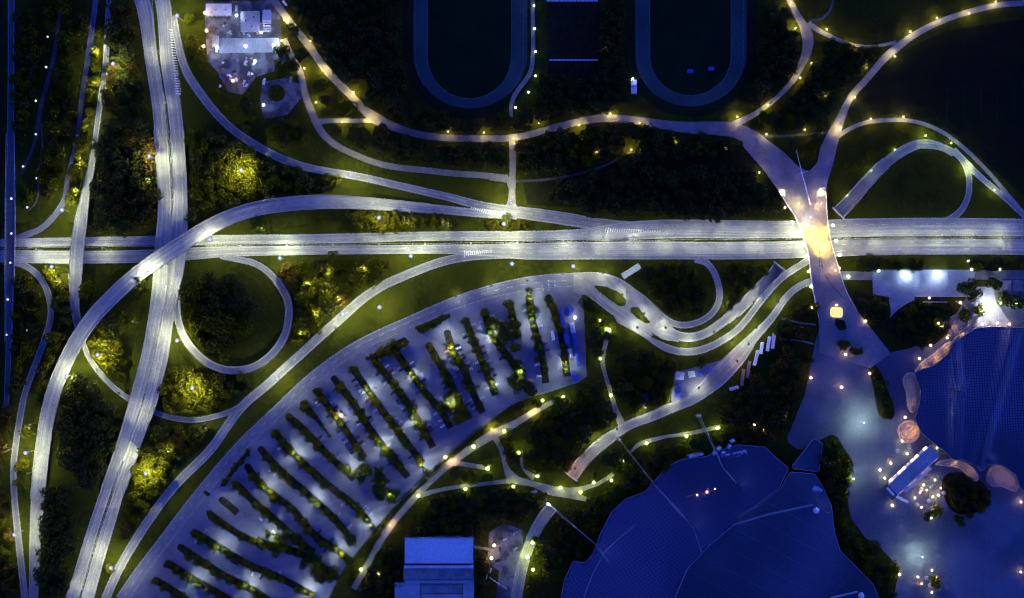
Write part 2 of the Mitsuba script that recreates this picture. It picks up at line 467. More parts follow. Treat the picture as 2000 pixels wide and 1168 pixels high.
def flyover(name, pts, m, label, spans, cat='flyover', lanes=(), pier_gap=26.0, bank_label=None, para=0.9, no_pier=()):
    """A raised road: embankment where it is a bank, deck with parapets and piers between the given y or x limits (spans)."""
    way = Way(pts, 0.0)
    k = thing(name, label, cat)
    s, uv = way.strip(way.half, -way.half)
    put('road_surface', s, m, k, uv=uv)
    high = way.r[:, 3] > 0.9
    span = np.zeros(len(way.c), bool)
    for x0, y0, x1, y1 in spans:
        span |= (way.r[:, 0] >= x0) & (way.r[:, 0] <= x1) & (way.r[:, 1] >= y0) & (way.r[:, 1] <= y1)
    H = way.half
    for q in runs(high):
        put('deck', sweep(way, [(H + 0.45, -0.02), (H + 0.45, -0.5), (H - 0.8, -1.3), (-H + 0.8, -1.3), (-H - 0.45, -0.5), (-H - 0.45, -0.02), (-H, -0.06), (H, -0.06)], q), 'concrete', k)
        for sg in (1, -1):
            pr = [(sg * (H + 0.45), -0.4), (sg * (H + 0.45), para), (sg * (H + 0.12), para), (sg * (H + 0.12), -0.4)]
            put('parapet', sweep(way, pr if sg < 0 else pr[::-1], q), 'concrete', k)
    for q in runs(high & ~span):
        mb = MB()
        for sg in (1, -1):
            e, z = sg * (H + 0.45), way.c[:, 2]
            a, uvv = way.strip(e, e + sg * np.maximum(z, 0) * 1.5, -0.5, -z - 0.02, q) if sg < 0 else way.strip(e + sg * np.maximum(z, 0) * 1.5, e, -z - 0.02, -0.5, q)
            mb.add(a.vertices, a.faces)
        kk = put('embankment', mb.mesh(), 'grass')
        tag(kk, bank_label or 'grass bank carrying ' + label, 'embankment', kind='structure')
    last = -99
    for i in np.flatnonzero(span & high):
        if way.s[i] - last > pier_gap:
            c = way.c[i]
            if NOPIER is not None and NOPIER.contains(Point(c[0], c[1])):
                continue
            last = way.s[i]
            put('pier', MB().tube([[c[0], c[1], -0.2], [c[0], c[1], c[2] - 1.3]], [0.8, 0.9], 10).mesh(), 'concrete', k)
    ROADS.append(way.poly(1.0))
    lines(way, k, True, lanes)
    return way


NOPIER = None
# --- the east-west motorway
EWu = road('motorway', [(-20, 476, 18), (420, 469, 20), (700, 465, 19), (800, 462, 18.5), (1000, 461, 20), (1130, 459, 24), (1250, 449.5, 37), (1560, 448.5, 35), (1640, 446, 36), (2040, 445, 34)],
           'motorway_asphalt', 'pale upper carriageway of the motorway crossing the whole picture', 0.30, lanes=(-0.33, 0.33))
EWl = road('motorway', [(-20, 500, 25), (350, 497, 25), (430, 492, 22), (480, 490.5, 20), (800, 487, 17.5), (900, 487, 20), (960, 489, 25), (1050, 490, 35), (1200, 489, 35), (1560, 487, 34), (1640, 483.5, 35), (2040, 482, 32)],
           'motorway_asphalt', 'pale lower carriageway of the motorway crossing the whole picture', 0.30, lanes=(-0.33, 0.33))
MED = Way([(-20, 485.5, 5), (420, 479.5, 3.5), (900, 474.5, 4), (1200, 470, 4), (1600, 466.5, 4), (2040, 464, 4)], 0.36)
k = put('median_strip', MED.strip(MED.half, -MED.half)[0], 'grass')
tag(k, 'narrow dark grass strip between the two motorway carriageways', 'median strip', kind='structure')


def guard_rail(pts, label, off=0.0, up=0.0):
    w = Way(pts, up)
    k = thing('guard_rail', label, 'guard rail')
    put('rail', sweep(w, [(0.12, 0.45), (0.12, 0.8), (-0.12, 0.8), (-0.12, 0.45)]), 'steel', k)
    m = MB()
    for s0 in np.arange(2, w.s[-1], 4.0):
        c = [np.interp(s0, w.s, w.c[:, j]) for j in range(3)]
        m.box(c, [0.12, 0.12, 0.7])
    put('post', m.mesh(), 'steel', k, kind='stuff')


guard_rail([(-20, 485.5), (420, 479.5), (900, 474.5), (1200, 470), (1600, 466.5), (2040, 464)], 'long steel guard rail along the median of the east-west motorway', up=0.36)

# --- ramps and roads at grade
R3 = road('slip_road', [(338, 30, 14), (347, 80, 15), (356, 118, 16), (367, 145, 17), (386, 175, 17), (411, 208, 17), (440, 240, 16), (468, 263, 16), (520, 295, 16), (571, 318, 16), (623, 332, 15), (684, 342, 15), (742, 354, 15), (811, 370, 15), (880, 386, 16),
                        (940, 402, 18), (1000, 413, 22), (1060, 421, 25), (1108, 428, 25), (1177, 438, 22), (1260, 443, 18)],
          'ramp_asphalt', 'slip road bending from the north motorway down to the east motorway', 0.22, lanes=(0.0,))
R10 = road('slip_road', [(1060, 499, 12), (954, 499, 15), (903, 503, 17), (845, 517, 18), (794, 537, 18), (742, 561, 18), (698, 592, 19), (667, 620, 19), (633, 650, 19), (592, 688, 18), (554, 722, 18), (520, 753, 18), (479, 788, 18), (445, 830, 18), (411, 878, 18), (360, 929, 18),
                         (308, 991, 18), (267, 1052, 18), (233, 1110, 18), (205, 1172, 18)], 'ramp_asphalt', 'two-lane slip road running diagonally beside the car park', 0.22, lanes=(0.0,))
RB = road('slip_road', [(20, 512, 13), (38, 515, 13), (62, 527, 13), (82, 548, 13), (96, 582, 13), (99, 613, 13), (92, 647, 13), (79, 685, 13), (65, 722, 13), (51, 760, 13), (40, 810, 13), (32, 860, 13), (27, 905, 13), (27, 956, 13), (33, 1025, 14), (40, 1090, 14), (49, 1172, 14)],
          'ramp_asphalt', 'narrow slip road curving along the west edge', 0.22)
RA = road('slip_road', [(20, 474, 12), (50, 459, 13), (72, 451, 12), (96, 433, 12), (116, 408, 12), (127, 386, 11), (131, 356, 10), (140, 315, 9), (151, 267, 9), (158, 205, 9), (168, 137, 10), (178, 68, 11), (188, -8, 11)],
          'lane_asphalt', 'unlit slip road running up through the western trees', 0.16, edge=False)
R4 = road('side_street', [(556, 75, 10), (568, 106, 11), (585, 137, 12), (595, 181, 13), (609, 219, 14), (623, 250, 14), (647, 277, 13), (684, 298, 12), (725, 315, 12), (777, 327, 12), (845, 334, 12), (868, 337, 12), (937, 342, 12), (992, 348, 13)],
          'path_paving', 'pale side street curving down from the depot', 0.10, edge=False, cat='street')
RV2 = road('side_street', [(1000, 272, 12), (1001, 300, 12), (1001, 345, 13), (1000, 380, 13), (999, 398, 18), (998, 412, 30)], 'path_paving', 'short upright street joining the slip road', 0.13, edge=False, cat='street')
k = area('street_corner', rounded([(955, 341), (999, 345), (1007, 330), (1007, 372), (994, 372), (990, 357), (955, 352)], 0.9), 0.19, 'path_paving', 'rounded corner where the two side streets meet')
R5 = road('footpath', [(530, -8, 14), (570, 48, 14), (605, 92, 14), (640, 140, 15), (680, 181, 15), (712, 215, 17), (735, 232, 22), (765, 246, 17), (800, 258, 14), (870, 269, 13), (940, 271, 13), (1000, 269, 13), (1060, 256, 13), (1120, 240, 14), (1180, 231, 15), (1240, 235, 15), (1300, 244, 18), (1360, 250, 24), (1420, 252, 28), (1455, 262, 30), (1490, 288, 34), (1525, 325, 40)],
          'path_paving', 'wide footpath winding past the running tracks to the bridge', 0.10, edge=False, cat='footpath')
road('footpath', [(622, 238, 13), (645, 236, 9), (700, 236, 8), (735, 235, 10)], 'path_paving', 'short footpath linking the side street and the wide footpath', 0.16, edge=False, cat='footpath')
road('footpath', [(1430, 245, 14), (1445, 238, 13), (1480, 219, 10), (1520, 188, 9), (1548, 158, 11), (1565, 128, 14), (1577, 95, 20), (1577, 70, 22), (1562, 38, 14), (1538, -8, 11)], 'path_paving', 'footpath climbing from the wide footpath to the top edge', 0.13, edge=False, cat='footpath')
road('footpath', [(1578, 45, 12), (1600, 60, 10), (1620, 70, 9), (1665, 87, 6), (1710, 90, 6), (1750, 82, 7)], 'path_paving', 'thin footpath dipping between two lit paths', 0.10, edge=False, cat='footpath')
road('footpath', [(2010, 6, 11), (1950, 10, 11), (1890, 24, 11), (1830, 45, 12), (1780, 72, 13), (1745, 98, 15), (1715, 128, 14), (1690, 158, 13), (1665, 185, 13), (1650, 212, 14), (1636, 245, 20), (1622, 280, 28), (1614, 320, 26), (1606, 350, 22), (1600, 380, 20)], 'path_paving', 'footpath sweeping in from the top right corner to the bridge', 0.16, edge=False, cat='footpath')
road('footpath', [(1583, 40, 6), (1605, 36, 5), (1622, 18, 5), (1628, -8, 5)], 'old_asphalt', 'faint curved footpath at the top edge', 0.07, edge=False, cat='footpath')
road('footpath', [(1625, 275, 10), (1650, 257, 9), (1685, 241, 8), (1725, 235, 8), (1770, 235, 8), (1810, 244, 8), (1850, 264, 8), (1890, 296, 8), (1930, 336, 8), (1970, 382, 8), (2010, 430, 8)], 'path_paving', 'footpath arching over the right-hand loop road', 0.10, edge=False, cat='footpath')
road('footpath', [(1490, 266, 5), (1530, 266, 4), (1580, 262, 4), (1625, 258, 5)], 'old_asphalt', 'dim thin footpath crossing between the two arms', 0.07, edge=False, cat='footpath')
road('footpath', [(1006, 354, 5), (1050, 352, 5), (1120, 342, 5), (1180, 324, 5), (1232, 296, 6)], 'old_asphalt', 'faint thin footpath running up to a lone lamp', 0.07, edge=False, cat='footpath')
road('footpath', [(1040, -8, 8), (1041, 60, 8), (1041, 105, 8), (1034, 145, 9), (1010, 178, 9), (999, 205, 8), (998, 228, 7)], 'path_paving', 'straight lamp-lined footpath beside the first running track', 0.07, edge=False, cat='footpath')
road('loop_road', [(1790, 284, 12), (1835, 287, 13), (1862, 297, 12), (1884, 320, 12), (1893, 352, 12), (1890, 385, 12), (1876, 412, 13), (1850, 432, 16)], 'ramp_asphalt', 'small loop road dropping onto the motorway at the right', 0.21, cat='loop road')
road('slip_road', [(1862, 292, 12), (1890, 322, 14), (1920, 350, 12), (1960, 384, 11), (2010, 430, 11)], 'ramp_asphalt', 'slip road leaving the right-hand loop towards the edge', 0.14)
RL1 = road('loop_road', [(1357, 507, 13), (1380, 514, 13), (1394, 531, 13), (1403, 555, 13), (1405, 582, 13), (1393, 609, 13), (1371, 626, 13), (1347, 634, 13), (1320, 633, 13), (1297, 621, 14), (1264, 592, 16), (1235, 571, 18), (1205, 552, 20), (1177, 543, 20), (1130, 541, 18)],
           'ramp_asphalt', 'loop road turning off the motorway towards the car park', 0.24, cat='loop road')
road('slip_road', [(1586, 503, 15), (1560, 520, 14), (1542, 531, 14), (1508, 561, 14), (1474, 603, 14), (1440, 644, 14), (1405, 668, 14), (1371, 683, 15), (1337, 687, 15), (1303, 680, 15), (1268, 657, 15), (1234, 631, 16), (1205, 611, 17), (1175, 588, 18), (1147, 566, 19), (1128, 553, 20)],
     'ramp_asphalt', 'outer curved road swinging below the underpass ramp', 0.17)
for kk, lab in (('tunnel_a', 'curved road diving under the motorway beside the bridge'), ('tunnel_b', 'straight road diving under the motorway north of it'), ('tunnel_c', 'lit service road diving into the western underpass mouth'), ('tunnel_d', 'access road rising out of the underpass beside the hall')):
    road('underpass_road', None, 'ramp_asphalt', lab, w=CUT[kk])
road('service_road', [(1600, 549, 14), (1580, 551, 14), (1560, 560, 14), (1542, 574, 14), (1524, 597, 14), (1508, 620, 15), (1474, 657, 20), (1440, 697, 34), (1405, 733, 38), (1380, 757, 30), (1350, 779, 22)], 'ramp_asphalt', 'service road passing the parked trailers', 0.17)
RING = road('ring_road', [(238, 1172, 26), (262, 1135, 25), (308, 1073, 24), (345, 1024, 24), (390, 966, 24), (440, 906, 24), (490, 852, 24), (537, 808, 24), (590, 757, 24), (640, 716, 24), (708, 672, 24), (794, 632, 24), (868, 600, 25), (937, 576, 26), (1005, 559, 28), (1074, 549, 28), (1142, 546, 26)],
            'lane_asphalt', 'broad violet ring road along the head of the car park', 0.12, lanes=(0.0,))
# the islands between the curved roads
area('road_fork', rounded([(1120, 532), (1175, 536), (1213, 551), (1255, 577), (1292, 610), (1304, 630), (1326, 651), (1326, 668), (1296, 664), (1266, 646), (1275, 670), (1240, 648), (1205, 630), (1195, 608), (1165, 584), (1120, 570)], 0.97), 0.30, 'ramp_asphalt', 'paved fork between the curved roads right of the car park', 'road')
for q, lab in (([(1158, 557), (1185, 560), (1209, 571), (1223, 585), (1220, 598), (1209, 598), (1190, 585), (1171, 570)], 'long teardrop grass island in the forked road'), ([(1232, 600), (1247, 600), (1256, 613), (1271, 630), (1262, 632), (1243, 620), (1231, 608)], 'small pointed grass island in the forked road'),
               ([(1264, 650), (1290, 661), (1302, 668), (1320, 672), (1300, 671), (1276, 660)], 'slim grass island between the two curves')):
    area('traffic_island', poly(q).buffer(-0.8).buffer(0.8), 0.62, 'grass', lab, thick=0.5)

# --- raised roads
cross = unary_union([EWu.poly(2), EWl.poly(2)])
RL2 = road('slip_road', [(160, 660, 11, 0.9), (166, 680, 11, 0.2), (178, 705, 11), (199, 733, 11), (226, 760, 11), (258, 783, 11), (305, 806, 11), (342, 817, 11), (384, 820, 11), (425, 812, 11), (466, 796, 12), (500, 770, 12)], 'ramp_asphalt', 'thin slip road curling under the north-south motorway', 0.19)
NOPIER = unary_union([cross, RL2.poly(2)])
NSl = flyover('motorway_bridge', [(270, -20, 30, 0.35), (277, 0, 30, 0.35), (293.5, 103, 25), (309, 205, 25, 0.4), (317, 308, 25, 2.2), (322, 400, 24, 6), (318, 465, 25, 6.5), (315, 517, 27, 6.5), (309, 585, 26, 6.5), (303, 620, 24, 6.5), (290, 688, 22, 6.5), (277, 740, 23, 6.5), (262, 795, 23, 6.5), (246, 848, 22, 5.5), (224, 912, 21, 2.5), (202, 973, 21, 0.6), (179, 1042, 22, 0.35), (159, 1110, 24), (138, 1175, 25, 0.35)],
              'motorway_asphalt', 'left carriageway of the north-south motorway with its two bridges', [(200, 435, 400, 530), (200, 768, 400, 825)], 'motorway bridge', (-0.3, 0.3), bank_label='grass bank under the left carriageway of the north-south motorway')
NSr = flyover('motorway_bridge', [(312, -20, 30, 0.35), (317, 0, 30, 0.35), (325, 103, 26), (340, 205, 27, 0.4), (349, 308, 25, 2.2), (352, 400, 27, 6), (348, 465, 32, 6.5), (344, 517, 31, 6.5), (334, 585, 22, 6.5), (328, 620, 21, 6.5), (317, 688, 24, 6.5), (305, 740, 25, 6.5), (290, 795, 24, 6.5), (271, 848, 21, 5.5), (250, 912, 21, 2.5), (229, 973, 21, 0.6), (207, 1042, 24, 0.35), (187, 1110, 24), (169, 1175, 26, 0.35)],
              'motorway_asphalt', 'right carriageway of the north-south motorway with its two bridges', [(200, 435, 400, 530), (200, 768, 400, 825)], 'motorway bridge', (-0.3, 0.3), bank_label='grass bank under the right carriageway of the north-south motorway')
RL = flyover('loop_ramp', [(430, 501, 10, 0.33), (465, 507, 12, 0.33), (496, 514, 13, 0.4), (523, 531, 13, 0.6), (547, 558, 13, 1.2), (563, 592, 13, 1.8), (564, 620, 13, 2.4), (558, 650, 13, 3), (537, 685, 13, 3.6), (510, 709, 13, 4.2), (475, 722, 13, 4.8), (441, 722, 13, 5.3), (410, 711, 13, 5.8), (384, 690, 13, 6.1), (362, 661, 13, 6.3), (349, 627, 12, 6.42), (346, 600, 11, 6.42), (348, 575, 9, 6.42)],
             'ramp_asphalt', 'round loop ramp circling the dark clump of trees', [], 'loop ramp', bank_label='grass bank under the round loop ramp')
RN = flyover('overpass', [(213, -8, 11, 0.3), (209, 68, 11), (205, 137, 12), (197, 192, 12), (188, 257, 11, 0.4), (178, 329, 12, 1.5), (168, 377, 15, 3.5), (162, 410, 19, 5.5), (157, 440, 23, 6.5), (153, 466, 24, 6.5), (149, 510, 25, 6.5), (147, 551, 22, 6.2), (146, 585, 17, 4.8), (149, 618, 14, 3), (155, 645, 12, 1.4), (162, 668, 11, 0.5)],
             'ramp_asphalt', 'narrow pale road rising from the trees over the motorway', [(100, 440, 200, 530)], 'overpass', bank_label='grass bank under the narrow overpass')
RV = flyover('overpass', [(22, -20, 14, 0.3), (21, 200, 14, 0.4), (20, 330, 16, 2.5), (20, 400, 18, 6), (20, 450, 18, 6.5), (19, 520, 17, 6.5), (18, 600, 14, 3.0), (16, 700, 12, 0.5), (12, 800, 12, 0.3)], 'dark_asphalt', 'dark straight road crossing the motorway at the west edge', [(0, 440, 60, 535)], 'overpass',
             bank_label='grass bank under the dark straight overpass')
NOPIER = unary_union([cross, RL2.poly(2), NSl.poly(1), NSr.poly(1), RN.poly(1)])
RC = flyover('curved_flyover', [(1010, 421, 16, 0.36), (940, 417, 16, 0.36), (880, 411, 17, 0.5), (811, 405, 19, 1.4), (742, 399, 21, 3.0), (674, 395, 24, 5.0), (605, 395, 26, 7.5), (540, 401, 26, 9.8), (500, 408, 26, 11.2), (440, 428, 27, 12.6), (395, 451, 28, 13), (340, 486, 28, 13), (290, 519, 28, 13), (240, 560, 28, 12.6), (200, 599, 27, 12), (160, 649, 27, 10.8), (128, 708, 27, 8.8), (105, 766, 27, 6.6), (92, 820, 27, 4.6), (83, 880, 27, 2.8), (76, 945, 27, 1.4), (71, 1010, 25, 0.6), (68, 1080, 22, 0.4), (65, 1175, 18, 0.36)],
             'motorway_asphalt', 'long curved flyover sweeping over both motorways', [(90, 400, 520, 790)], 'flyover', (0.0,), pier_gap=24.0, bank_label='grass bank under the end of the long curved flyover')
guard_rail([(297, -10), (307, 103), (323, 205), (333, 308, 3, 2.2), (337, 380, 3, 5.6)], 'steel guard rail in the median of the north-south motorway above the flyover', up=0.4)
guard_rail([(326, 560, 3, 6.3), (318, 620, 3, 6.5), (305, 688, 3, 6.5), (293, 733, 3, 6.5)], 'steel guard rail in the median between flyover and slip road bridge', up=0.4)
guard_rail([(258, 850, 3, 5.2), (237, 912, 3, 2.4), (216, 973, 3, 0.5), (193, 1042, 3, 0.3), (173, 1110, 3), (153, 1172, 3)], 'steel guard rail in the lower median of the north-south motorway', up=0.4)
# hatched wedges painted where lanes part
for a, b, w0, w1, n, lab in (((334, 55, 0.4), (349, 185, 0.5), 1.6, 2.6, 26, 'white hatching painted beside the north slip road'), ((918, 405.5, 0.4), (985, 421, 0.4), 0.8, 3.4, 16, 'white hatching where the flyover meets the slip road'), ((905, 496, 0.4), (960, 490.5, 0.4), 2.6, 0.7, 14, 'white hatching where the diagonal slip road joins'),
                             ((1180, 449.5, 0.42), (1290, 452.5, 0.42), 2.4, 0.7, 24, 'white hatching at the end of the merging lane')):
    m, A, B = MB(), at(*a), at(*b)
    d = (B - A) / np.linalg.norm(B - A)
    nn = np.array([-d[1], d[0], 0])
    for i in range(n):
        c = A + (B - A) * (i + 0.5) / n
        h = (w0 + (w1 - w0) * i / n)
        m.add([c - nn * h - d * 0.4, c - nn * h + d * 0.3, c + nn * h + d * 1.0, c + nn * h + d * 0.3], [[0, 1, 2, 3]])
    k = put('hatched_marking', m.mesh(), 'paint')
    tag(k, lab, 'road marking', kind='structure')
    scene[k]['to_world'] = T().translate([0, 0, 0.05])

# --- underpass mouths: retaining walls, head wall and dark roof over the end of each cutting
for kk, lab in (('tunnel_a', 'pale concrete underpass mouth left of the bridge'), ('tunnel_b', 'concrete underpass mouth north of the motorway, right of the bridge'), ('tunnel_c', 'orange lit underpass mouth among the central trees'), ('tunnel_d', 'underpass mouth below the central footpaths')):
    w = CUT[kk]
    k = thing('underpass_portal', lab, 'underpass portal')
    i = int(np.argmax(w.r[:, 3] > -0.05))
    for sg in (1, -1):
        e = sg * (w.half + 0.06)
        o = sg * (w.half + 0.75)
        pr = [(e, -0.3), (e, 0.5 - w.c[:, 2]), (o, 0.5 - w.c[:, 2]), (o, -0.3)]
        put('retaining_wall', sweep(w, pr if sg > 0 else pr[::-1], slice(0, i)), 'concrete', k)
    yaw = math.atan2(w.nrm[0, 1], w.nrm[0, 0])
    c = w.c[0].copy()
    back = -w.t[0]
    p = np.array([c[0], c[1], 0]) + np.array([*back, 0]) * 0.8
    put('head_wall', MB().box(p + [0, 0, -0.7], [2 * w.half[0] + 4.2, 1.4, 1.9], yaw).mesh(), 'concrete', k)
    # the covered stretch behind the mouth
    q = np.array([c[0], c[1], -5.4]) + np.array([*back, 0]) * 9.0
    m = MB()
    half = float(w.half[0])
    nx = np.array([*w.nrm[0], 0])
    m.box(q, [2 * half + 2, 18, 0.2], yaw)
    for sg in (1, -1):
        m.box(q + nx * sg * (half + 0.6), [0.4, 18, 5.0], yaw)
    m.box(q + np.array([*back, 0]) * 9.2, [2 * half + 2, 0.4, 5.0], yaw)
    put('tunnel_lining', m.mesh(), 'concrete', k)


# ------------------------------------------------------------------ trees
def crown_mesh(seed, n=430, tall=1.0):
    r = np.random.default_rng(seed)
    k = r.integers(7, 11)
    cen = r.normal(size=(k, 3))
    cen *= (r.uniform(0.25, 0.62, k) / np.linalg.norm(cen, axis=1))[:, None]
    cen[:, 2] *= 0.75
    rad = r.uniform(0.30, 0.52, k)
    who = r.choice(k, n, p=rad ** 2 / (rad ** 2).sum())
    d = r.normal(size=(n, 3))
    d /= np.linalg.norm(d, axis=1, keepdims=True)
    c = cen[who] + d * (rad[who] * r.uniform(0.7, 1.05, n))[:, None]
    nor = d + 0.55 * r.normal(size=(n, 3))
    nor /= np.linalg.norm(nor, axis=1, keepdims=True)
    a = np.cross(nor, r.normal(size=(n, 3)))
    a /= np.linalg.norm(a, axis=1, keepdims=True)
    b = np.cross(nor, a)
    s = r.uniform(0.07, 0.16, n)[:, None]
    v = np.stack([c - a * s, c - b * s * 0.7, c + a * s, c + b * s * 0.7], 1).reshape(-1, 3)
    v *= 1.0 / np.quantile(np.linalg.norm(v[:, :2], axis=1), 0.93)
    v[:, 2] = (v[:, 2] - np.quantile(v[:, 2], 0.03)) * tall
    q = np.arange(n)[:, None] * 4 + np.arange(4)
    return v, np.vstack([q[:, [0, 1, 2]], q[:, [0, 2, 3]]])


def trunk_mesh(seed):
    r = np.random.default_rng(seed)
    m = MB().tube([[0, 0, -0.05], [0.01, 0, 0.5], [0.02, 0.01, 1.1]], [0.085, 0.06, 0.035], 6)
    for k in range(3):
        a = r.uniform(0, 6.28)
        m.tube([[0.01, 0, 0.55 + 0.12 * k], [0.28 * math.cos(a), 0.28 * math.sin(a), 0.9 + 0.12 * k], [0.5 * math.cos(a), 0.5 * math.sin(a), 1.25 + 0.1 * k]], [0.035, 0.025, 0.012], 4)
    return m.mesh()


CROWNS = [crown_mesh(100 + i, 430, [1.0, 1.1, 0.9, 1.2][i % 4]) for i in range(8)]
TRUNK = trunk_mesh(5)
CROWN_PLY, TRUNK_PLY = [mikit.ply(c) for c in CROWNS], mikit.ply(TRUNK, 'bark')
LIFT = 0.45                      # the crown starts at this share of its radius above the ground


def tree(name, x, y, r, leaf, label, group=None, z0=0.0, cat='tree'):
    p = at(x, y, z0)
    k = thing(name, label, cat, group)
    yaw, w = rng.uniform(0, 360), int(rng.integers(len(CROWNS)))
    put('crown', CROWN_PLY[w], 'leaf_' + leaf, k, T().translate([*map(float, p[:2]), float(z0 + LIFT * r)]).rotate([0, 0, 1], yaw).scale([r * rng.uniform(0.92, 1.08), r * rng.uniform(0.92, 1.08), r]))
    put('trunk', TRUNK_PLY, 'bark', k, T().translate([*map(float, p[:2]), float(z0)]).rotate([0, 0, 1], yaw).scale([r, r, r * 1.1]))


TREES = []                       # (x, y, r) in metres of every tree so far
OFF = OFF_U = None


def spots(pts, gap, rmin, rmax, keep=0.5, tries=70):
    """Places for trees within a plan area, off the roads and apart from each other; radii in plan units."""
    P = poly(pts) if isinstance(pts, list) else pts
    b = P.bounds
    pr = prep(P)
    n = int(P.area / (gap * SC) ** 2 * tries / 10) + 10
    out = []
    have = np.array(TREES).reshape(-1, 3)
    for _ in range(n):
        x, y, r = rng.uniform(b[0], b[2]), rng.uniform(b[1], b[3]), rng.uniform(rmin, rmax) * SC
        q = Point(x, y)
        if not pr.contains(q) or OFF.contains(q) or OFF_U.distance(q) < keep * r:
            continue
        if len(have) and (np.hypot(have[:, 0] - x, have[:, 1] - y) < 0.58 * (have[:, 2] + r)).any():
            continue
        out.append((x / SC + 1000, 584 - y / SC, r))
        TREES.append((x, y, r))
        have = np.array(TREES)
    return out


def wood(name, areas, label, leaves, rmin=11, rmax=19, gap=18, cat='wood'):
    """Dark wood that reads as one mass: one object, a mesh of foliage per leaf colour and one of trunks."""
    k = tag(unique(name), label, cat, kind='stuff')
    fol, tr = {c: MB() for c in sorted(set(leaves))}, MB()
    for a in areas:
        for x, y, r in spots(a, gap, rmin, rmax):
            p = at(x, y)
            v, f = CROWNS[int(rng.integers(len(CROWNS)))]
            c, s = math.cos(r * 37), math.sin(r * 37)
            v = v @ np.array([[c, s, 0], [-s, c, 0], [0, 0, 1]]) * r + p + [0, 0, LIFT * r]
            fol[leaves[int(rng.integers(len(leaves)))]].add(v, f)
            tr.add(TRUNK.vertices * [r, r, 1.1 * r] + p, TRUNK.faces)
    for c, m in fol.items():
        if m.n:
            put('foliage', m.mesh(), 'leaf_' + c, k, kind='stuff')
    if tr.n:
        put('trunks', tr.mesh(), 'bark', k, kind='stuff')


def grove(name, areas, label, leaves, group, rmin=10, rmax=17, gap=18, cat='tree'):
    for a in areas:
        for x, y, r in spots(a, gap, rmin, rmax):
            tree(name, x, y, r, leaves[int(rng.integers(len(leaves)))], label, group, cat=cat)


def leafy_box(size, dens=6.0, leaf=0.45, seed=1):
    """Clipped hedge: a block of leaf clumps (length, width, height), bottom centre at the origin."""
    r = np.random.default_rng(seed)
    L, W, H = size
    n = int(dens * (L * W + L * H * 2))
    u = r.uniform(-0.5, 0.5, (n, 3)) * [L, W, H] + [0, 0, H / 2]
    ax = r.integers(0, 3, n)
    u[ax == 2, 2] = H * r.uniform(0.85, 1.0, (ax == 2).sum())
    sd = ax == 1
    u[sd, 1] = np.sign(u[sd, 1]) * W / 2 * r.uniform(0.85, 1.0, sd.sum())
    nor = r.normal(size=(n, 3))
    nor /= np.linalg.norm(nor, axis=1, keepdims=True)
    a = np.cross(nor, r.normal(size=(n, 3)))
    a /= np.linalg.norm(a, axis=1, keepdims=True)
    b, s = np.cross(nor, a), r.uniform(0.6, 1.2, n)[:, None] * leaf
    v = np.stack([u - a * s, u - b * s * 0.7, u + a * s, u + b * s * 0.7], 1).reshape(-1, 3)
    q = np.arange(n)[:, None] * 4 + np.arange(4)
    return v, np.vstack([q[:, [0, 1, 2]], q[:, [0, 2, 3]]])


def hedge(x0, y0, x1, y1, label, w=5.0, h=1.8, leaf='a', group=None):
    A, B = at(x0, y0), at(x1, y1)
    L = float(np.linalg.norm(B - A))
    v, f = leafy_box((L, w, h), 2.4, 0.55, int(L * 100))
    yaw = math.atan2(B[1] - A[1], B[0] - A[0])
    c, s = math.cos(yaw), math.sin(yaw)
    v = v @ np.array([[c, s, 0], [-s, c, 0], [0, 0, 1]]) + (A + B) / 2
    k = thing('hedge', label, 'hedge', group)
    put('foliage', trimesh.Trimesh(v, f, process=False), 'leaf_' + leaf, k)


# ------------------------------------------------------------------ car park
CP = [(250, 1172), (262, 1135), (308, 1073), (345, 1024), (390, 966), (440, 906), (490, 852), (537, 808), (590, 757), (640, 716), (708, 672), (794, 632), (868, 600), (937, 576), (1005, 559), (1074, 549), (1130, 546), (1140, 600), (1146, 735), (1128, 748),
      (1066, 768), (1030, 778), (1000, 790), (955, 824), (885, 882), (842, 922), (803, 962), (770, 990), (735, 1030), (700, 1075), (672, 1110), (640, 1172)]
area('car_park', rounded(CP, 1.0), 0.07, 'lane_asphalt', 'fan-shaped violet car park between ring road and hedged path', 'car park', keep_off=False)
ROWS = [[(305, 1134), (340, 1155), (368, 1174)], [(329, 1100), (380, 1132), (430, 1160), (452, 1174)], [(353, 1069), (400, 1100), (440, 1125), (489, 1150), (525, 1172)], [(380, 1040), (431, 1070), (489, 1104), (537, 1124), (571, 1141), (606, 1160)],
        [(410, 1004), (458, 1038), (500, 1058), (547, 1068), (592, 1084), (640, 1114), (662, 1130)], [(434, 977), (448, 988), (464, 1002)], [(462, 946), (500, 983), (540, 1018), (575, 1050), (612, 1080)], [(484, 912), (516, 953), (571, 994), (612, 1042), (660, 1076), (688, 1098)],
        [(510, 878), (544, 915), (599, 963), (626, 987), (664, 1025), (691, 1059)], [(537, 845), (571, 884), (612, 922), (657, 960), (688, 984), (722, 1021)], [(564, 814), (605, 850), (640, 888), (674, 919), (692, 936)], [(593, 789), (620, 820), (646, 854)],
        [(619, 764), (660, 819), (684, 854), (712, 895)], [(653, 740), (691, 789), (722, 836), (755, 880), (797, 932)], [(691, 722), (746, 800), (787, 854), (825, 905)], [(732, 705), (797, 789), (818, 823), (846, 874)], [(777, 692), (801, 726), (831, 767), (862, 804), (880, 836)],
        [(838, 675), (855, 705), (876, 740), (895, 780), (915, 818)], [(874, 651), (886, 688), (906, 722), (923, 764), (943, 806)], [(910, 627), (927, 671), (954, 736), (968, 772)], [(947, 609), (961, 654), (987, 690), (1008, 722), (1022, 760)], [(995, 592), (1003, 625), (1012, 660)],
        [(1033, 582), (1041, 630), (1057, 688), (1066, 748)], [(1071, 582), (1091, 633), (1105, 712), (1108, 735)]]
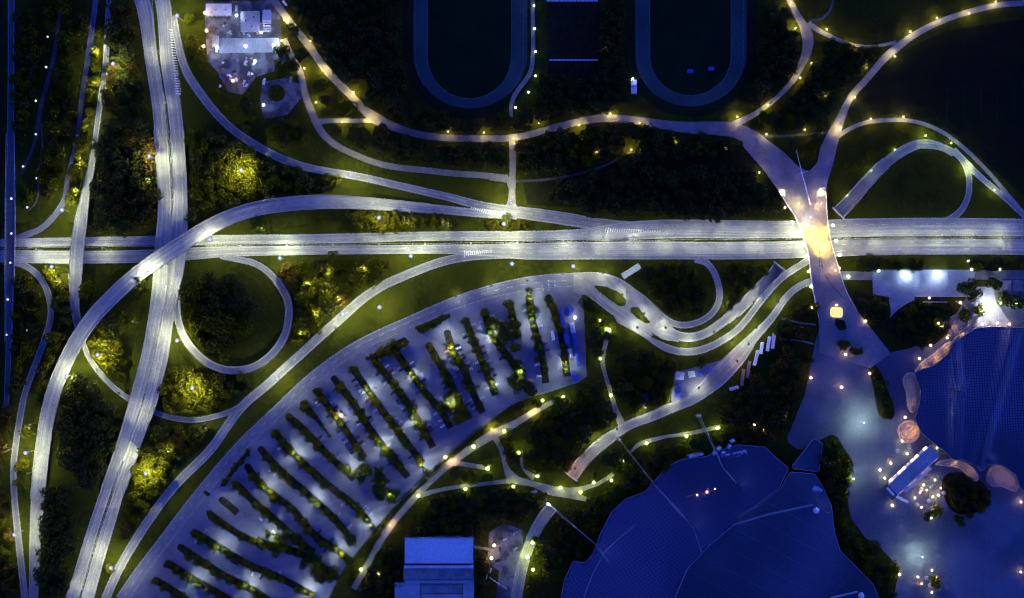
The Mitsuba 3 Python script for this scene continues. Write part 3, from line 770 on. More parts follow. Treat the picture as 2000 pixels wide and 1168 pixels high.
CARLAMPS = [(882, 684, 1.3), (961, 656, 1.2), (1041, 631, 1.2), (1016, 726, 1.1), (963, 752, 1), (1105, 717, 1.1), (1035, 579, 0.8), (662, 819, 1), (578, 888, 1), (523, 955, .9), (616, 980, 1.2), (810, 820, 1.4), (746, 871, 1.2), (684, 918, 1.1), (825, 912, 1), (763, 968, 1.3), (722, 1021, 1.2),
            (662, 1077, 1), (431, 1069, .8), (487, 1145, 1), (603, 1156, 1.2), (533, 1044, .9), (879, 787, 1.2), (722, 764, 1), (804, 732, 1), (380, 1137, .8), (505, 1050, .35), (442, 985, .3), (872, 652, .5)]
CARLAMPS.sort()
for i, (x, y, s) in enumerate(CARLAMPS):
    post_lamp('car_park_lamp', x, y, f'yellow-green globe lamp among the planted rows, {ORD[i]} from the west', 'globe lamps of the car park', 10.0, 0.5, 'lime', 1650 * s, 'lamp', down=True, dot=0.0)


def ordinal_row(i):
    return f'{ORD[i]} planted row from the west'


CARS, WAYS = {}, []


def car_meshes():
    b = MB()
    prof = [(-2.15, 0.35), (-2.2, 0.75), (-1.9, 0.95), (1.0, 0.98), (2.0, 0.8), (2.2, 0.6), (2.15, 0.35)]
    n = len(prof)
    v = np.array([[x, sy * (0.86 if z > 0.9 else 0.9), z] for sy in (-1, 1) for x, z in prof])
    b.add(v, [[i, (i + 1) % n, n + (i + 1) % n, n + i] for i in range(n)])
    b.add(v, [[0, a + 1, a] for a in range(1, n - 1)])
    b.add(v, [[n, n + a, n + a + 1] for a in range(1, n - 1)])
    b.box([-0.35, 0, 1.42], [1.75, 1.25, 0.06])
    g = MB()
    lo, hi = [(-1.75, 0.8), (0.95, 0.8)], [(-1.25, 0.62), (0.5, 0.62)]
    q = np.array([[lo[0][0], -lo[0][1], 0.94], [lo[1][0], -lo[1][1], 0.96], [lo[1][0], lo[1][1], 0.96], [lo[0][0], lo[0][1], 0.94],
                  [hi[0][0], -hi[0][1], 1.42], [hi[1][0], -hi[1][1], 1.42], [hi[1][0], hi[1][1], 1.42], [hi[0][0], hi[0][1], 1.42]])
    g.add(q, [[4, 5, 6, 7], [0, 1, 5, 4], [1, 2, 6, 5], [2, 3, 7, 6], [3, 0, 4, 7]])
    w = MB()
    for x in (-1.35, 1.35):
        for y in (-0.86, 0.86):
            w.tube([[x, y - 0.1, 0.32], [x, y + 0.1, 0.32]], 0.32, 10)
    b.add(w.mesh().vertices, w.mesh().faces)
    return b.mesh(), g.mesh()


CARS = [mikit.ply(m) for m in car_meshes()]


def car(x, y, yaw, colour, label, group, z=0.08):
    k = thing('parked_car', label, 'car', group)
    p = at(x, y)
    M = T().translate([float(p[0]), float(p[1]), z]).rotate([0, 0, 1], math.degrees(yaw))
    put('body', CARS[0], 'paint_' + colour, k, M)
    put('windows', CARS[1], 'car_glass', k, M)


CARSHARE = {12: 0.7, 13: 0.2, 14: 0.25, 15: 0.3, 16: 0.2, 17: 0.2, 18: 0.5, 19: 0.3, 20: 0.2, 22: 0.25, 10: 0.12, 7: 0.06, 9: 0.08, 3: 0.1, 8: 0.05}
for i, pts in enumerate(ROWS):
    w = Way([(x, y, 12) for x, y in pts], 0.0, 2.0)
    WAYS.append(w)
    L = w.s[-1]
    half = np.full(len(w.c), 3.1) if i != 11 else np.interp(w.s, [0, L], [3.3, 0.5])
    p = Polygon(np.vstack([w.side(half)[:, :2], w.side(-half)[::-1, :2]])).buffer(0)
    p = unary_union([p, Point(w.c[0, :2]).buffer(half[0])])
    area('planted_strip', p, 0.22, 'bed_soil', f'dark planted strip of the {ordinal_row(i)} in the car park', 'planted strip', thick=0.2, keep_off=False)
    for j, s0 in enumerate(np.arange(1.5, L - 1, 8.6)):
        c = [np.interp(s0 + rng.uniform(-0.8, 0.8), w.s, w.c[:, q]) for q in (0, 1)]
        x, y = c[0] / SC + 1000, 584 - c[1] / SC
        if min(math.hypot(x - a, y - b) for a, b, _ in CARLAMPS) < 12.0 or rng.uniform() < 0.07:
            continue
        r = rng.uniform(3.7, 5.2) if half[min(len(half) - 1, int(s0 / L * len(half)))] > 2 else 2.0
        tree('row_tree', x, y, r, 'acabae'[int(rng.integers(6))], f'small round tree, {ORD[j]} from the ring road in the {ordinal_row(i)}', f'trees of the {ordinal_row(i)}')
        TREES.append((c[0], c[1], r))
    if i in CARSHARE:
        for sg, sn in ((1, 'east'), (-1, 'west')):
            cnt = 0
            for s0 in np.arange(5, L - 4, 2.7):
                if rng.uniform() > CARSHARE[i]:
                    continue
                c = [np.interp(s0, w.s, w.side(sg * 5.4)[:, q]) for q in (0, 1)]
                nn = [np.interp(s0, w.s, w.nrm[:, q]) for q in (0, 1)]
                colour = ['silver', 'white', 'black', 'blue', 'grey', 'silver', 'black', 'red'][int(rng.integers(8))]
                car(c[0] / SC + 1000, 584 - c[1] / SC, math.atan2(nn[1], nn[0]) + (math.pi if rng.uniform() < 0.5 else 0), colour, f'{colour} car, {ORD[cnt]} along the {sn} side of the {ordinal_row(i)}', f'cars parked by the {ordinal_row(i)}')
                cnt += 1
car(509, 1013, -0.9, 'white', 'white car standing alone in a dark lane of the car park', None)
car(535, 1039, -0.9, 'white', 'white car beside the big round lit tree', None)
car(566, 1042, 0.7, 'silver', 'silver car on the far side of the big round lit tree', None)
tree('round_tree', 549, 1066, 8.6, 'b', 'big round yellow-green tree glowing in the car park')
TREES.append((*at(549, 1066)[:2], 8.6))
for i, (x, y, s_) in enumerate(CARLAMPS):      # the crown that each lamp shines on
    if s_ > 0.6:
        d_ = min(((math.hypot(x - q.r[j, 0], y - q.r[j, 1]), q, j) for q in WAYS for j in range(len(q.r))), key=lambda u: u[0])
        t_ = d_[1].t[d_[2]]
        for sg, wd_ in ((1, 'lower'), (-1, 'upper')):
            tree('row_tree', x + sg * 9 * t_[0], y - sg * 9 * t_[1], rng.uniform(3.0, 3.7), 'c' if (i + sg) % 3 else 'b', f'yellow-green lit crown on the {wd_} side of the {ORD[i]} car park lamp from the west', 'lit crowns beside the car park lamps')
# dark beds at the head of the rows along the ring road
for q, lab in (([(715, 700), (760, 672), (790, 658), (800, 668), (770, 690), (735, 700)], 'leaf-shaped dark bed between ring road and car park lanes'), ([(812, 640), (850, 622), (880, 612), (880, 620), (850, 636), (818, 650)], 'slim dark bed beside the ring road'),
               ([(428, 950), (470, 895), (492, 872), (488, 884), (452, 930), (440, 950)], 'long dark bed at the western head of the rows'), ([(400, 958), (412, 965), (406, 970), (397, 962)], 'small dark bed at the ring road')):
    area('planted_bed', rounded(q, 1.2), 0.22, 'bed_soil', lab, 'planted bed', thick=0.2, keep_off=False)
# studs lit in the road before the barriers
for i, (x, y) in enumerate([(1059, 557), (1061, 566), (1071, 548), (1071, 556), (1072, 566), (1083, 549), (1084, 557)]):
    k = thing('lit_bollard', f'small lit bollard, {ORD[i]} from the west before the car park rows', 'bollard', 'lit bollards in the ring road')
    p = at(x, y, 1)
    put('post', MB().tube([[p[0], p[1], 0.1], [p[0], p[1], 0.95]], [0.2, 0.16], 8).mesh(), 'steel', k)
    globe(k, 'light', [p[0], p[1], 1.2], 0.42, 'white', 2.0)
# ------------------------------------------------------------------ paths of the park below the car park
for pts, lab in (([(1083, 783, 7), (1060, 795, 8), (1040, 806, 9), (1015, 822, 10), (985, 838, 13), (960, 850, 14), (920, 876, 11), (882, 903, 11), (842, 938, 10), (815, 966, 10), (785, 1000, 9), (758, 1033, 11), (725, 1090, 9), (691, 1150, 9)], 'footpath behind the hedge along the foot of the car park'),
                 ([(962, 848, 10), (976, 870, 8), (986, 905, 7), (1000, 932, 14), (1036, 944, 9), (1074, 957, 14), (1108, 965, 12), (1145, 975, 7)], 'footpath crossing the central trees'), ([(884, 903, 10), (920, 909, 7), (957, 914, 8)], 'short footpath stub towards a bright lamp'),
                 ([(818, 968, 9), (868, 955, 6), (908, 949, 6), (955, 944, 6), (1000, 938, 8)], 'thin footpath under the central trees'), ([(1018, 882, 5), (1022, 912, 6), (1044, 934, 9)], 'short footpath joining the crossing from above'),
                 ([(1080, 954, 7), (1118, 958, 9), (1152, 950, 7), (1180, 938, 6), (1198, 925, 6)], 'footpath bending up from the underpass'), ([(1228, 884, 5), (1245, 870, 6), (1268, 861, 7), (1300, 853, 5), (1337, 848, 6), (1380, 839, 6), (1407, 833, 6)], 'thin lit footpath above the tent roof'),
                 ([(1186, 640, 9), (1184, 665, 7), (1177, 700, 7), (1183, 735, 6), (1194, 770, 7), (1204, 805, 9), (1215, 830, 12)], 'footpath dropping from the forked road to the service road'), ([(925, 1068, 4), (950, 1072, 4), (965, 1076, 5)], 'tiny footpath stub beside the hall')):
    road('footpath', [(x, y, w_ * 1.3) for x, y, w_ in pts], 'path_paving', lab, 0.09 + 0.012 * len(ROADS) % 0.06, edge=False, cat='footpath')
for x0, y0, x1, y1, lab in ((812, 952, 868, 902, 'clipped hedge with a bright gap lamp, middle of the car park foot'), (773, 988, 808, 957, 'dark clipped hedge below the bright gap'), (748, 1030, 765, 1005, 'short clipped hedge near the hall corner'), (710, 1075, 742, 1040, 'long dark hedge at the lower car park foot'),
                            (685, 1135, 700, 1110, 'short upright hedge near the bottom edge'), (878, 893, 944, 834, 'long clipped hedge behind the middle rows'), (962, 822, 1030, 782, 'clipped hedge at the eastern car park foot')):
    hedge(x0, y0, x1, y1, lab, 5.5, 1.9, 'a')
PATHLAMPS = [(960, 838, 1, 'warm'), (883, 900, .8, 'peach'), (762, 1026, .6, 'peach'), (1041, 806, 1.1, 'warm'), (1100, 775, .9, 'green'), (1013, 884, 1.1, 'green'), (952, 915, .9, 'green'), (909, 955, .7, 'green'), (1003, 950, 1.1, 'green'), (1095, 952, 1, 'green'), (1134, 962, .9, 'green'), (1194, 938, .7, 'green'),
             (1050, 930, .6, 'green'), (1263, 866, .6, 'green'), (1341, 852, .9, 'green'), (1402, 836, .8, 'green'), (1190, 645, 1.6, 'green'), (1171, 626, .6, 'green'), (1172, 700, .4, 'green'), (1193, 772, .5, 'green'), (1218, 900, .4, 'green'), (870, 893, .5, 'green'), (817, 968, .7, 'green'), (740, 1120, .2, 'green'), (705, 1112, .6, 'green'), (1060, 782, .8, 'green'), (925, 872, .6, 'green'), (985, 842, .7, 'green'), (1160, 942, .7, 'green')]
for i, (x, y, s, t) in enumerate(sorted(PATHLAMPS)):
    post_lamp('path_lamp', x, y, f'glowing globe lamp by the paths under the central trees, {ORD[i]} from the west', 'globe lamps of the lower paths', 4.8, 0.42, t, (1300 if t != 'green' else 600) * s, down=t != 'green')
# ------------------------------------------------------------------ car park end: blue stalls, yard at the hall
for i, (x, y, a, l, w, m) in enumerate([(1096, 612, -1.35, 9, 4, 'blue_tarp'), (1113, 606, -1.35, 10, 4, 'blue_tarp'), (1100, 636, -1.4, 11, 4, 'blue_tarp'), (1118, 640, -1.4, 9, 4, 'pale_tarp'), (1107, 664, -1.4, 12, 4, 'blue_tarp'), (1124, 664, -1.4, 12, 4, 'blue_tarp'), (1113, 690, -1.4, 8, 4, 'pale_tarp'), (1129, 700, -1.4, 14, 4, 'blue_tarp'), (1122, 735, -1.2, 10, 4, 'blue_tarp'), (1080, 655, -1.35, 8, 2.4, 'white_metal')]):
    k = thing('market_trailer', f'{"blue" if m == "blue_tarp" else "pale"} covered trailer, {ORD[i]} from the ring road in the crowded end row', 'trailer', 'covered trailers in the end row of the car park')
    p = at(x, y)
    put('box', MB().box([*p[:2], 0.7], [l, w, 2.3], a).mesh(), m, k)
    put('roof', MB().box([*p[:2], 3.0], [l + 0.3, w + 0.3, 0.5], a, 0.35).mesh(), m, k)
    c, s = math.cos(a), math.sin(a)
    for u in (-0.3, 0.3):
        q = p + [u * l * c, u * l * s, 0.42]
        put('axle', MB().tube([q - [-0.5 * w * s, 0.5 * w * c, 0], q + [-0.5 * w * s, 0.5 * w * c, 0]], 0.35, 8).mesh(), 'rubber', k)
post_lamp('stall_lamp', 1123, 620, 'cold white lamp between the covered trailers', None, 5, 0.45, 'white', 260, 'lamp')
# ------------------------------------------------------------------ running tracks and pitches (upper middle)
def arena(x0, x1, yb, cy, top=-60):
    """Stadium shape open to the top of the plan: straight sides x0, x1, round end with centre height cy."""
    r = (x1 - x0) / 2
    a = np.linspace(0, np.pi, 33)
    k = (yb - cy) / r
    return poly([(x0, top)] + [((x0 + x1) / 2 - r * math.cos(t), cy + r * k * math.sin(t)) for t in a] + [(x1, top)])


for nm, out, inn, lab in (('first', (807, 1030, 212, 104), (836, 998, 192, 110), 'left'), ('second', (1240, 1458, 208, 104), (1270, 1427, 186, 108), 'right')):
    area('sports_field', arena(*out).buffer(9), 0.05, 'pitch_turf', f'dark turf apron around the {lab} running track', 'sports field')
    O, I = arena(*out), arena(*inn)
    key = area('running_track', O.difference(I), 0.12, 'track_rubber', f'blue-grey rubber running track at the upper middle, the {lab} one', 'running track')
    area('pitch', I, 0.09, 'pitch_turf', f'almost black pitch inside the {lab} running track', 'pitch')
    step = (O.length and 2.1)
    for j in (0, 5):
        e = I.buffer(0.5 + step * j)
        ring = e.buffer(0.07).difference(e.buffer(-0.07)).intersection(O)
        put('lane_line', flat(ring, 0.16), 'roof_felt', key)
area('side_pitch', poly([(1066, -60), (1170, -60), (1170, 152), (1070, 152)]), 0.10, 'bed_soil', 'dark hard court between the two running tracks', 'court')
for i, (x0, x1, y, lab) in enumerate(((1072, 1168, 117.5, 'pale long bench row across the foot of the dark court'), (1067, 1168, 1.5, 'pale long bench row at the top edge of the court'))):
    k = thing('bench_row', lab, 'bench row')
    a, b = at(x0, y), at(x1, y)
    n = 12
    for j in range(n):
        c = a + (b - a) * (j + 0.5) / n
        put('bench', MB().box([c[0], c[1], 0.3], [(b - a)[0] / n * 0.9, 1.7, 0.35]).box([c[0] - 1.4, c[1], 0.1], [0.2, 1.2, 0.2]).box([c[0] + 1.4, c[1], 0.1], [0.2, 1.2, 0.2]).mesh(), 'pale_tarp', k)
k = thing('finish_hut', 'small white two-part hut at the corner of the right running track', 'hut')
for y, h in ((163.5, 3.4), (177.5, 3.0)):
    p = at(1237.5, y)
    put('cabin', MB().box([*p[:2], 0.1], [5.0, 5.9, h]).mesh(), 'cream_wall', k)
    put('roof', MB().box([*p[:2], 0.1 + h], [5.4, 6.1, 0.35], 0, 0.9).mesh(), 'roof_sheet', k)
p = at(1258, 176)
post_lamp('hut_lamp', 1236, 154, 'cool lamp above the white hut by the right track', None, 6, 0.3, 'cool', 200, 'lamp')
for i, (x, y) in enumerate(((1348, 139), (1389, 134))):
    k = thing('landing_mat', f'dark blue landing mat on the right pitch, {"left" if i == 0 else "right"} of two', 'mat')
    p = at(x, y)
    put('pad', MB().box([*p[:2], 0.1], [5.4, 3.2, 0.75], 0.05, 0.96).mesh(), 'blue_tarp', k)
    put('base', MB().box([*p[:2], 0.09], [5.8, 3.6, 0.08], 0.05).mesh(), 'dark_steel', k)
p = poly([(1848, 166), (1984, 166), (1984, 240), (1848, 240)])
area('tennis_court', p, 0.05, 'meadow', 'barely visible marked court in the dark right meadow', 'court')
ln = MB()
k = [q for q in scene if q.startswith('tennis_court')][0]
for x in (1850, 1883, 1916, 1949, 1982):
    a, b = at(x, 168), at(x, 238)
    put('court_line', MB().box([a[0], (a[1] + b[1]) / 2, 0.1], [0.12, abs(a[1] - b[1]), 0.02]).mesh(), 'old_asphalt', k)
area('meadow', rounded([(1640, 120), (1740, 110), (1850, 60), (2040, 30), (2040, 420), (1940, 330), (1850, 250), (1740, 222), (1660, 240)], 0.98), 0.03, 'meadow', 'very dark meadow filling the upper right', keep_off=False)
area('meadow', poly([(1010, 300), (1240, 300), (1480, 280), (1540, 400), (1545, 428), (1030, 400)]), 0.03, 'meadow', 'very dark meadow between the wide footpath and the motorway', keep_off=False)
TRK = [(1043, 11), (1044, 56), (1046, 101), (1046, 148), (1032, 180), (1007, 210)]
for i, (x, y) in enumerate(TRK):
    post_lamp('track_lamp', x, y, f'white-green globe lamp on the straight path beside the left track, {ORD[i]} from the top', 'lamps of the straight track path', 4.5, 0.75, 'mint', 22)
UP = [(555, 38, 1.2), (550, 79, 1), (606, 80, 1), (594, 133, 1), (630, 137, 1.2), (690, 180, 1.5), (617, 200, 1), (668, 238, .8), (722, 236, 1.6), (875, 257, .5), (945, 259, .5), (1003, 271, .9), (1053, 240, .6), (1131, 244, .8), (1192, 222, 1), (1250, 240, .6), (1165, 297, .25), (1233, 292, .8),
      (1545, 4, .8), (1554, 55, 1.6), (1585, 123, .4), (1563, 152, .6), (1500, 205, .6), (1440, 228, .9), (1320, 275, .8), (1418, 290, .4), (1497, 262, .5), (1572, 253, .35), (1483, 337, .6), (1612, 188, .7), (1667, 88, .8), (1615, 57, .6), (1748, 110, .8), (1692, 132, .6), (1670, 190, .8), (1640, 250, 1.2),
      (1701, 232, .8), (1765, 228, 1), (1778, 62, 1), (1830, 35, .9), (1893, 26, .7), (1945, 3, .7), (1528, 377, 1.6), (1605, 376, 1.8), (1187, 92, .25)]
for i, (x, y, s) in enumerate(sorted(UP)):
    post_lamp('path_lamp', x, y, f'yellow globe lamp on the winding upper footpaths, {ORD[i] if i < 40 else ["forty-first", "forty-second", "forty-third", "forty-fourth", "forty-fifth"][i - 40]} from the left', 'globe lamps of the upper footpaths', 6.2, 0.46, 'warm', 1050 * s, down=True, dot=1.3)
for i, (x, y, s) in enumerate([(186, 95, 1.6), (188, 165, 1.8), (174, 240, 1.4), (160, 312, 1.6), (148, 372, 1.6), (112, 545, .9), (55, 830, .8), (54, 925, .9), (12, 880, .9), (330, 880, .5), (640, 560, .8), (655, 640, .9), (795, 432, .8), (870, 438, .8), (270, 548, .6), (508, 448, .5), (288, 352, .7), (262, 630, .15), (600, 556, 1), (640, 532, .8), (708, 525, .8), (618, 612, 1.1), (662, 582, 1.1), (590, 650, .9), (188, 722, .9), (395, 830, .9), (232, 768, .6)]):
    post_lamp('verge_lamp', x, y, f'added lamp lighting the leaves on the verges of the western interchange, {ORD[i]} of its run', 'added verge lamps of the interchange', 13, 0.5, 'road', 1150 * s, 'lamp', down=True, dot=0.0, w=1.5)  # unseen lamps added to make the tree crowns glow
for i, (x, y, s) in enumerate([(1808, 265, 1.3), (1858, 279, .7), (1893, 327, 1.6), (1943, 371, .7), (1702, 333, .3), (1748, 292, .2), (1655, 382, .25)]):
    post_lamp('road_lamp', x, y, f'greenish road lamp on the right-hand loop, {ORD[i]} of its seven', 'greenish lamps of the right-hand loop', 7, 0.4, 'green', 1100 * s, down=True)
LEFT = [(122, 8, .7), (93, 72, .6), (90, 131, 1), (70, 197, 1.3), (70, 262, .8), (45, 325, .8), (71, 348, .5), (22, 388, 1.5), (22, 456, .9), (20, 513, .8), (15, 585, .8), (13, 654, .5), (53, 645, .6), (53, 405, .6)]
for i, (x, y, s) in enumerate(LEFT):
    post_lamp('small_lamp', x, y, f'small white lamp along the dark west edge, {ORD[i]} from the top', 'small white lamps of the west edge', 5, 0.62, 'white', 2.5 * s, z0=6.5 if x < 23 and y < 560 else 0)
for pts, lab in (([(122, -8, 8), (112, 60, 8), (103, 123, 9), (92, 164, 9), (79, 212, 8), (73, 253, 8), (63, 291, 6), (50, 320, 6), (38, 345, 8), (28, 380, 9)], 'dim footpath winding through the western trees'), ([(80, 240, 4), (82, 291, 4), (75, 342, 4), (70, 395, 4), (40, 423, 4), (30, 432, 4)], 'thin dim footpath branch at the west edge')):
    road('footpath', pts, 'old_asphalt', lab, 0.1, edge=False, cat='footpath')
area('railway_bed', poly([(-40, -20), (6, -20), (6, 330), (2, 700), (-40, 700)]), 0.05, 'bed_soil', 'dim blue railway bed at the far left edge')

# ------------------------------------------------------------------ depot yard (upper left)
area('depot_yard', rounded([(398, 2), (470, 2), (545, 0), (550, 75), (545, 112), (556, 100), (560, 118), (535, 140), (500, 150), (475, 185), (445, 180), (425, 140), (405, 120)], 0.97), 0.06, 'yard_gravel', 'pale gravel yard of the depot strewn with pallets', 'yard')
area('depot_yard', poly([(428, 75), (545, 74), (548, 102), (428, 104)]), 0.10, 'yard_concrete', 'bluish concrete strip across the depot yard', 'yard')
area('gravel_turning', rounded([(512, 160), (560, 152), (585, 165), (590, 190), (560, 225), (515, 232), (508, 195)], 0.95).difference(Point(*at(540, 182)[:2]).buffer(7.5)), 0.08, 'yard_gravel', 'gravel turning loop beside the side street', 'turning loop')


def house(name, x0, y0, x1, y1, h, yaw, wall, roof, label, cat='building', eave=0.4, parapet=True):
    """Flat-roofed block given by its plan corners before turning by yaw about its middle."""
    k = thing(name, label, cat)
    A, B = at(x0, y0, h), at(x1, y1, h)
    c, sz = (A + B) / 2, np.abs(B - A)
    put('wall', MB().box([c[0], c[1], -0.1], [sz[0] - 2 * eave, sz[1] - 2 * eave, h], yaw).mesh(), wall, k)
    r = put('roof', MB().box([c[0], c[1], h - 0.09], [sz[0], sz[1], 0.35], yaw).mesh(), roof, k)
    if parapet:
        m = MB()
        ca, sa = math.cos(yaw), math.sin(yaw)
        for dx, dy, lx, ly in ((0, sz[1] / 2 - 0.15, sz[0], 0.3), (0, -sz[1] / 2 + 0.15, sz[0], 0.3), (sz[0] / 2 - 0.15, 0, 0.3, sz[1] - 0.6), (-sz[0] / 2 + 0.15, 0, 0.3, sz[1] - 0.6)):
            m.box([c[0] + dx * ca - dy * sa, c[1] + dx * sa + dy * ca, h + 0.262], [lx, ly, 0.25], yaw)
        put('roof_edge', m.mesh(), 'steel', k)
    return k, c, sz


def openings(k, c, sz, h, n, z=1.0, wh=1.3, ww=1.1, eave=0.4):
    for sg in (1, -1):
        for j in range(n):
            x = c[0] + sz[0] * ((j + 0.5) / n - 0.5) * 0.9
            put('window', MB().box([x, c[1] + sg * (sz[1] / 2 - eave), z], [ww, 0.12, wh]).mesh(), 'car_glass', k)


b = house('depot_shed', 402, 7, 452, 31, 4.5, 0, 'cream_wall', 'roof_sheet', 'low depot shed with a bright lavender white roof')
openings(b[0], b[1], b[2], 4.5, 5)
p = at(420, 19, 4.8)
put('skylight', MB().box([p[0], p[1], 4.8], [3, 1.2, 0.3]).box([p[0] + 9, p[1], 4.8], [3, 1.2, 0.3]).mesh(), 'steel', b[0])
b = house('depot_pavilion', 470, 22, 507, 62, 4.0, 0.02, 'cream_wall', 'roof_grey', 'square depot pavilion with a grey stained roof')
openings(b[0], b[1], b[2], 4.0, 4)
for x, y in ((480, 40), (495, 33), (492, 52)):
    p = at(x, y, 4.3)
    put('roof_vent', MB().box([p[0], p[1], 4.26], [1.3, 1.3, 0.6], 0.2, 0.8).mesh(), 'dark_steel', b[0])
b = house('depot_store', 415, 70, 428, 92, 3.4, 0, 'brick_wall', 'roof_felt', 'narrow dark depot store at the left end of the concrete strip')
k = thing('container_stack', 'pale blue container beside a ladder of long white racks', 'container')
p = at(522, 32)
put('container', MB().box([p[0], p[1], 0.1], [7.4, 10.5, 2.6]).mesh(), 'pale_tarp', k)
put('lid', MB().box([p[0], p[1] - 4.6, 2.72], [7.5, 1.5, 0.2]).mesh(), 'paint', k)
for y in (46, 51, 56, 61):
    q = at(522, y)
    put('rack', MB().box([q[0], q[1], 0.1], [7.0, 0.9, 1.6]).mesh(), 'white_metal', k)
for i, (x, y, a, l, w, h, m, lab) in enumerate([(424, 97, 1.5, 5.2, 2.2, 2.3, 'paint_white', 'white van parked at the left end of the concrete strip'), (516, 160, 1.4, 5.4, 2.2, 2.4, 'paint_white', 'white van parked on the gravel turning loop'), (568, 156, 1.35, 5.2, 2.1, 2.3, 'paint_silver', 'pale van parked near the side street'), (462, 17, 1.5, 5.2, 2.1, 2.3, 'paint_silver', 'silver van beside the lavender roofed shed'),
                                                (556, 6, -0.9, 5.2, 2.1, 2.2, 'paint_white', 'white van on the footpath at the top edge'), (497, 124, 0.9, 5.0, 2.1, 2.3, 'paint_white', 'white van in the middle of the gravel yard'), (1152, 1, 0, 0, 0, 0, None, None)]):
    if not lab:
        continue
    k = thing('parked_van', lab, 'van')
    p = at(x, y)
    put('body', MB().box([*p[:2], 0.45], [l, w, h - 0.5], a, 0.94).box([p[0] + (l / 2) * math.cos(a), p[1] + (l / 2) * math.sin(a), 0.45], [1.1, w * 0.92, 0.9], a, 0.9).mesh(), m, k)
    put('windscreen', MB().box([p[0] + (l / 2 - 0.1) * math.cos(a), p[1] + (l / 2 - 0.1) * math.sin(a), 1.36], [0.5, w * 0.8, 0.7], a, 0.8).mesh(), 'car_glass', k)
r2 = np.random.default_rng(3)
clutter = [(430 + 70 * r2.uniform(), 108 + 62 * r2.uniform()) for _ in range(26)] + [(432 + 90 * r2.uniform(), 40 + 30 * r2.uniform()) for _ in range(16)]
mats = ['cream_wall', 'pale_tarp', 'roof_grey', 'rust_panel', 'blue_tarp', 'bark', 'white_metal']
for i, (x, y) in enumerate(clutter):
    p = at(x, y)
    a, m = r2.uniform(0, 3), mats[int(r2.integers(7))]
    mb = MB()
    u, v = r2.uniform(1.6, 4.2), r2.uniform(1.2, 2.4)
    for j in range(int(r2.integers(2, 5))):
        mb.box([p[0], p[1], 0.08 + 0.45 * j], [u * r2.uniform(0.85, 1), v * r2.uniform(0.85, 1), 0.42], a + r2.uniform(-0.08, 0.08))
    k = put('material_stack', mb.mesh(), m)
    tag(k, 'low stack of building material lying about the depot yard', 'stack', 'stacks in the depot yard')  # nothing in the photo tells these apart
for i, (x, y, t, L, lab) in enumerate([(424, 93, 'cool', 900, 'cool white yard lamp at the left end of the concrete strip'), (480, 90, 'cool', 900, 'cool white yard lamp in the middle of the concrete strip'), (535, 88, 'cool', 800, 'cool white yard lamp at the right end of the concrete strip'), (498, 119, 'cool', 700, 'cool white yard lamp in the gravel yard'), (462, 30, 'cool', 700, 'cool yard lamp beside the lavender roofed shed'),
                                         (510, 63, 'cool', 500, 'cool yard lamp by the white racks'), (398, 90, 'orange', 900, 'orange yard lamp at the depot entrance'), (403, 60, 'orange', 700, 'orange yard lamp left of the store'), (455, 158, 'peach', 450, 'peach yard lamp at the lower end of the gravel yard'), (400, 25, 'orange', 300, 'orange yard lamp behind the lavender roofed shed'), (515, 205, 'cool', 250, 'cool lamp at the gravel turning loop')]):
    post_lamp('yard_lamp', x, y, lab, 'yard lamps of the depot', 8, 0.42, t, 0.8 * L, 'lamp', w=2.0)

# ------------------------------------------------------------------ footbridge over the motorway
BR = [(1455, 246), (1500, 274), (1530, 296), (1560, 326), (1580, 335), (1596, 318), (1604, 280), (1634, 280), (1620, 330), (1613, 376), (1616, 427), (1623, 472), (1637, 520), (1654, 571), (1672, 604), (1700, 640), (1740, 690), (1700, 720), (1640, 700), (1600, 690), (1599, 622), (1592, 588), (1584, 540), (1579, 499), (1568, 461), (1555, 427), (1538, 400), (1520, 372), (1490, 330), (1450, 285)]


def bz(y):
    return float(np.interp(y, [250, 330, 400, 530, 620, 700], [0.2, 1.4, 6.6, 6.6, 2.6, 0.3]))


def drape(p, zf, n=3.0, lift=0.0):
    """A sheet over the area p whose heights follow zf(x, y) in metres."""
    from scipy.spatial import Delaunay
    b = p.bounds
    gx, gy = np.meshgrid(np.arange(b[0], b[2], n), np.arange(b[1], b[3], n))
    pr = prep(p.buffer(-n * 0.35))
    q = [(x, y) for x, y in zip(gx.ravel(), gy.ravel()) if pr.contains(Point(x, y))]
    for ring in [p.exterior, *p.interiors]:
        m = max(8, int(ring.length / n))
        q += [ring.interpolate(i / m, normalized=True).coords[0] for i in range(m)]
    q = np.array(q)
    f = Delaunay(q).simplices
    c = q[f].mean(1)
    pr2 = prep(p.buffer(0.02))
    f = f[[pr2.contains(Point(*a)) for a in c]]
    a, b_ = q[f[:, 1]] - q[f[:, 0]], q[f[:, 2]] - q[f[:, 0]]
    f = np.where((a[:, 0] * b_[:, 1] - a[:, 1] * b_[:, 0] < 0)[:, None], f[:, ::-1], f)
    return trimesh.Trimesh(np.column_stack([q, [zf(x, y) + lift for x, y in q]]), f, process=False)


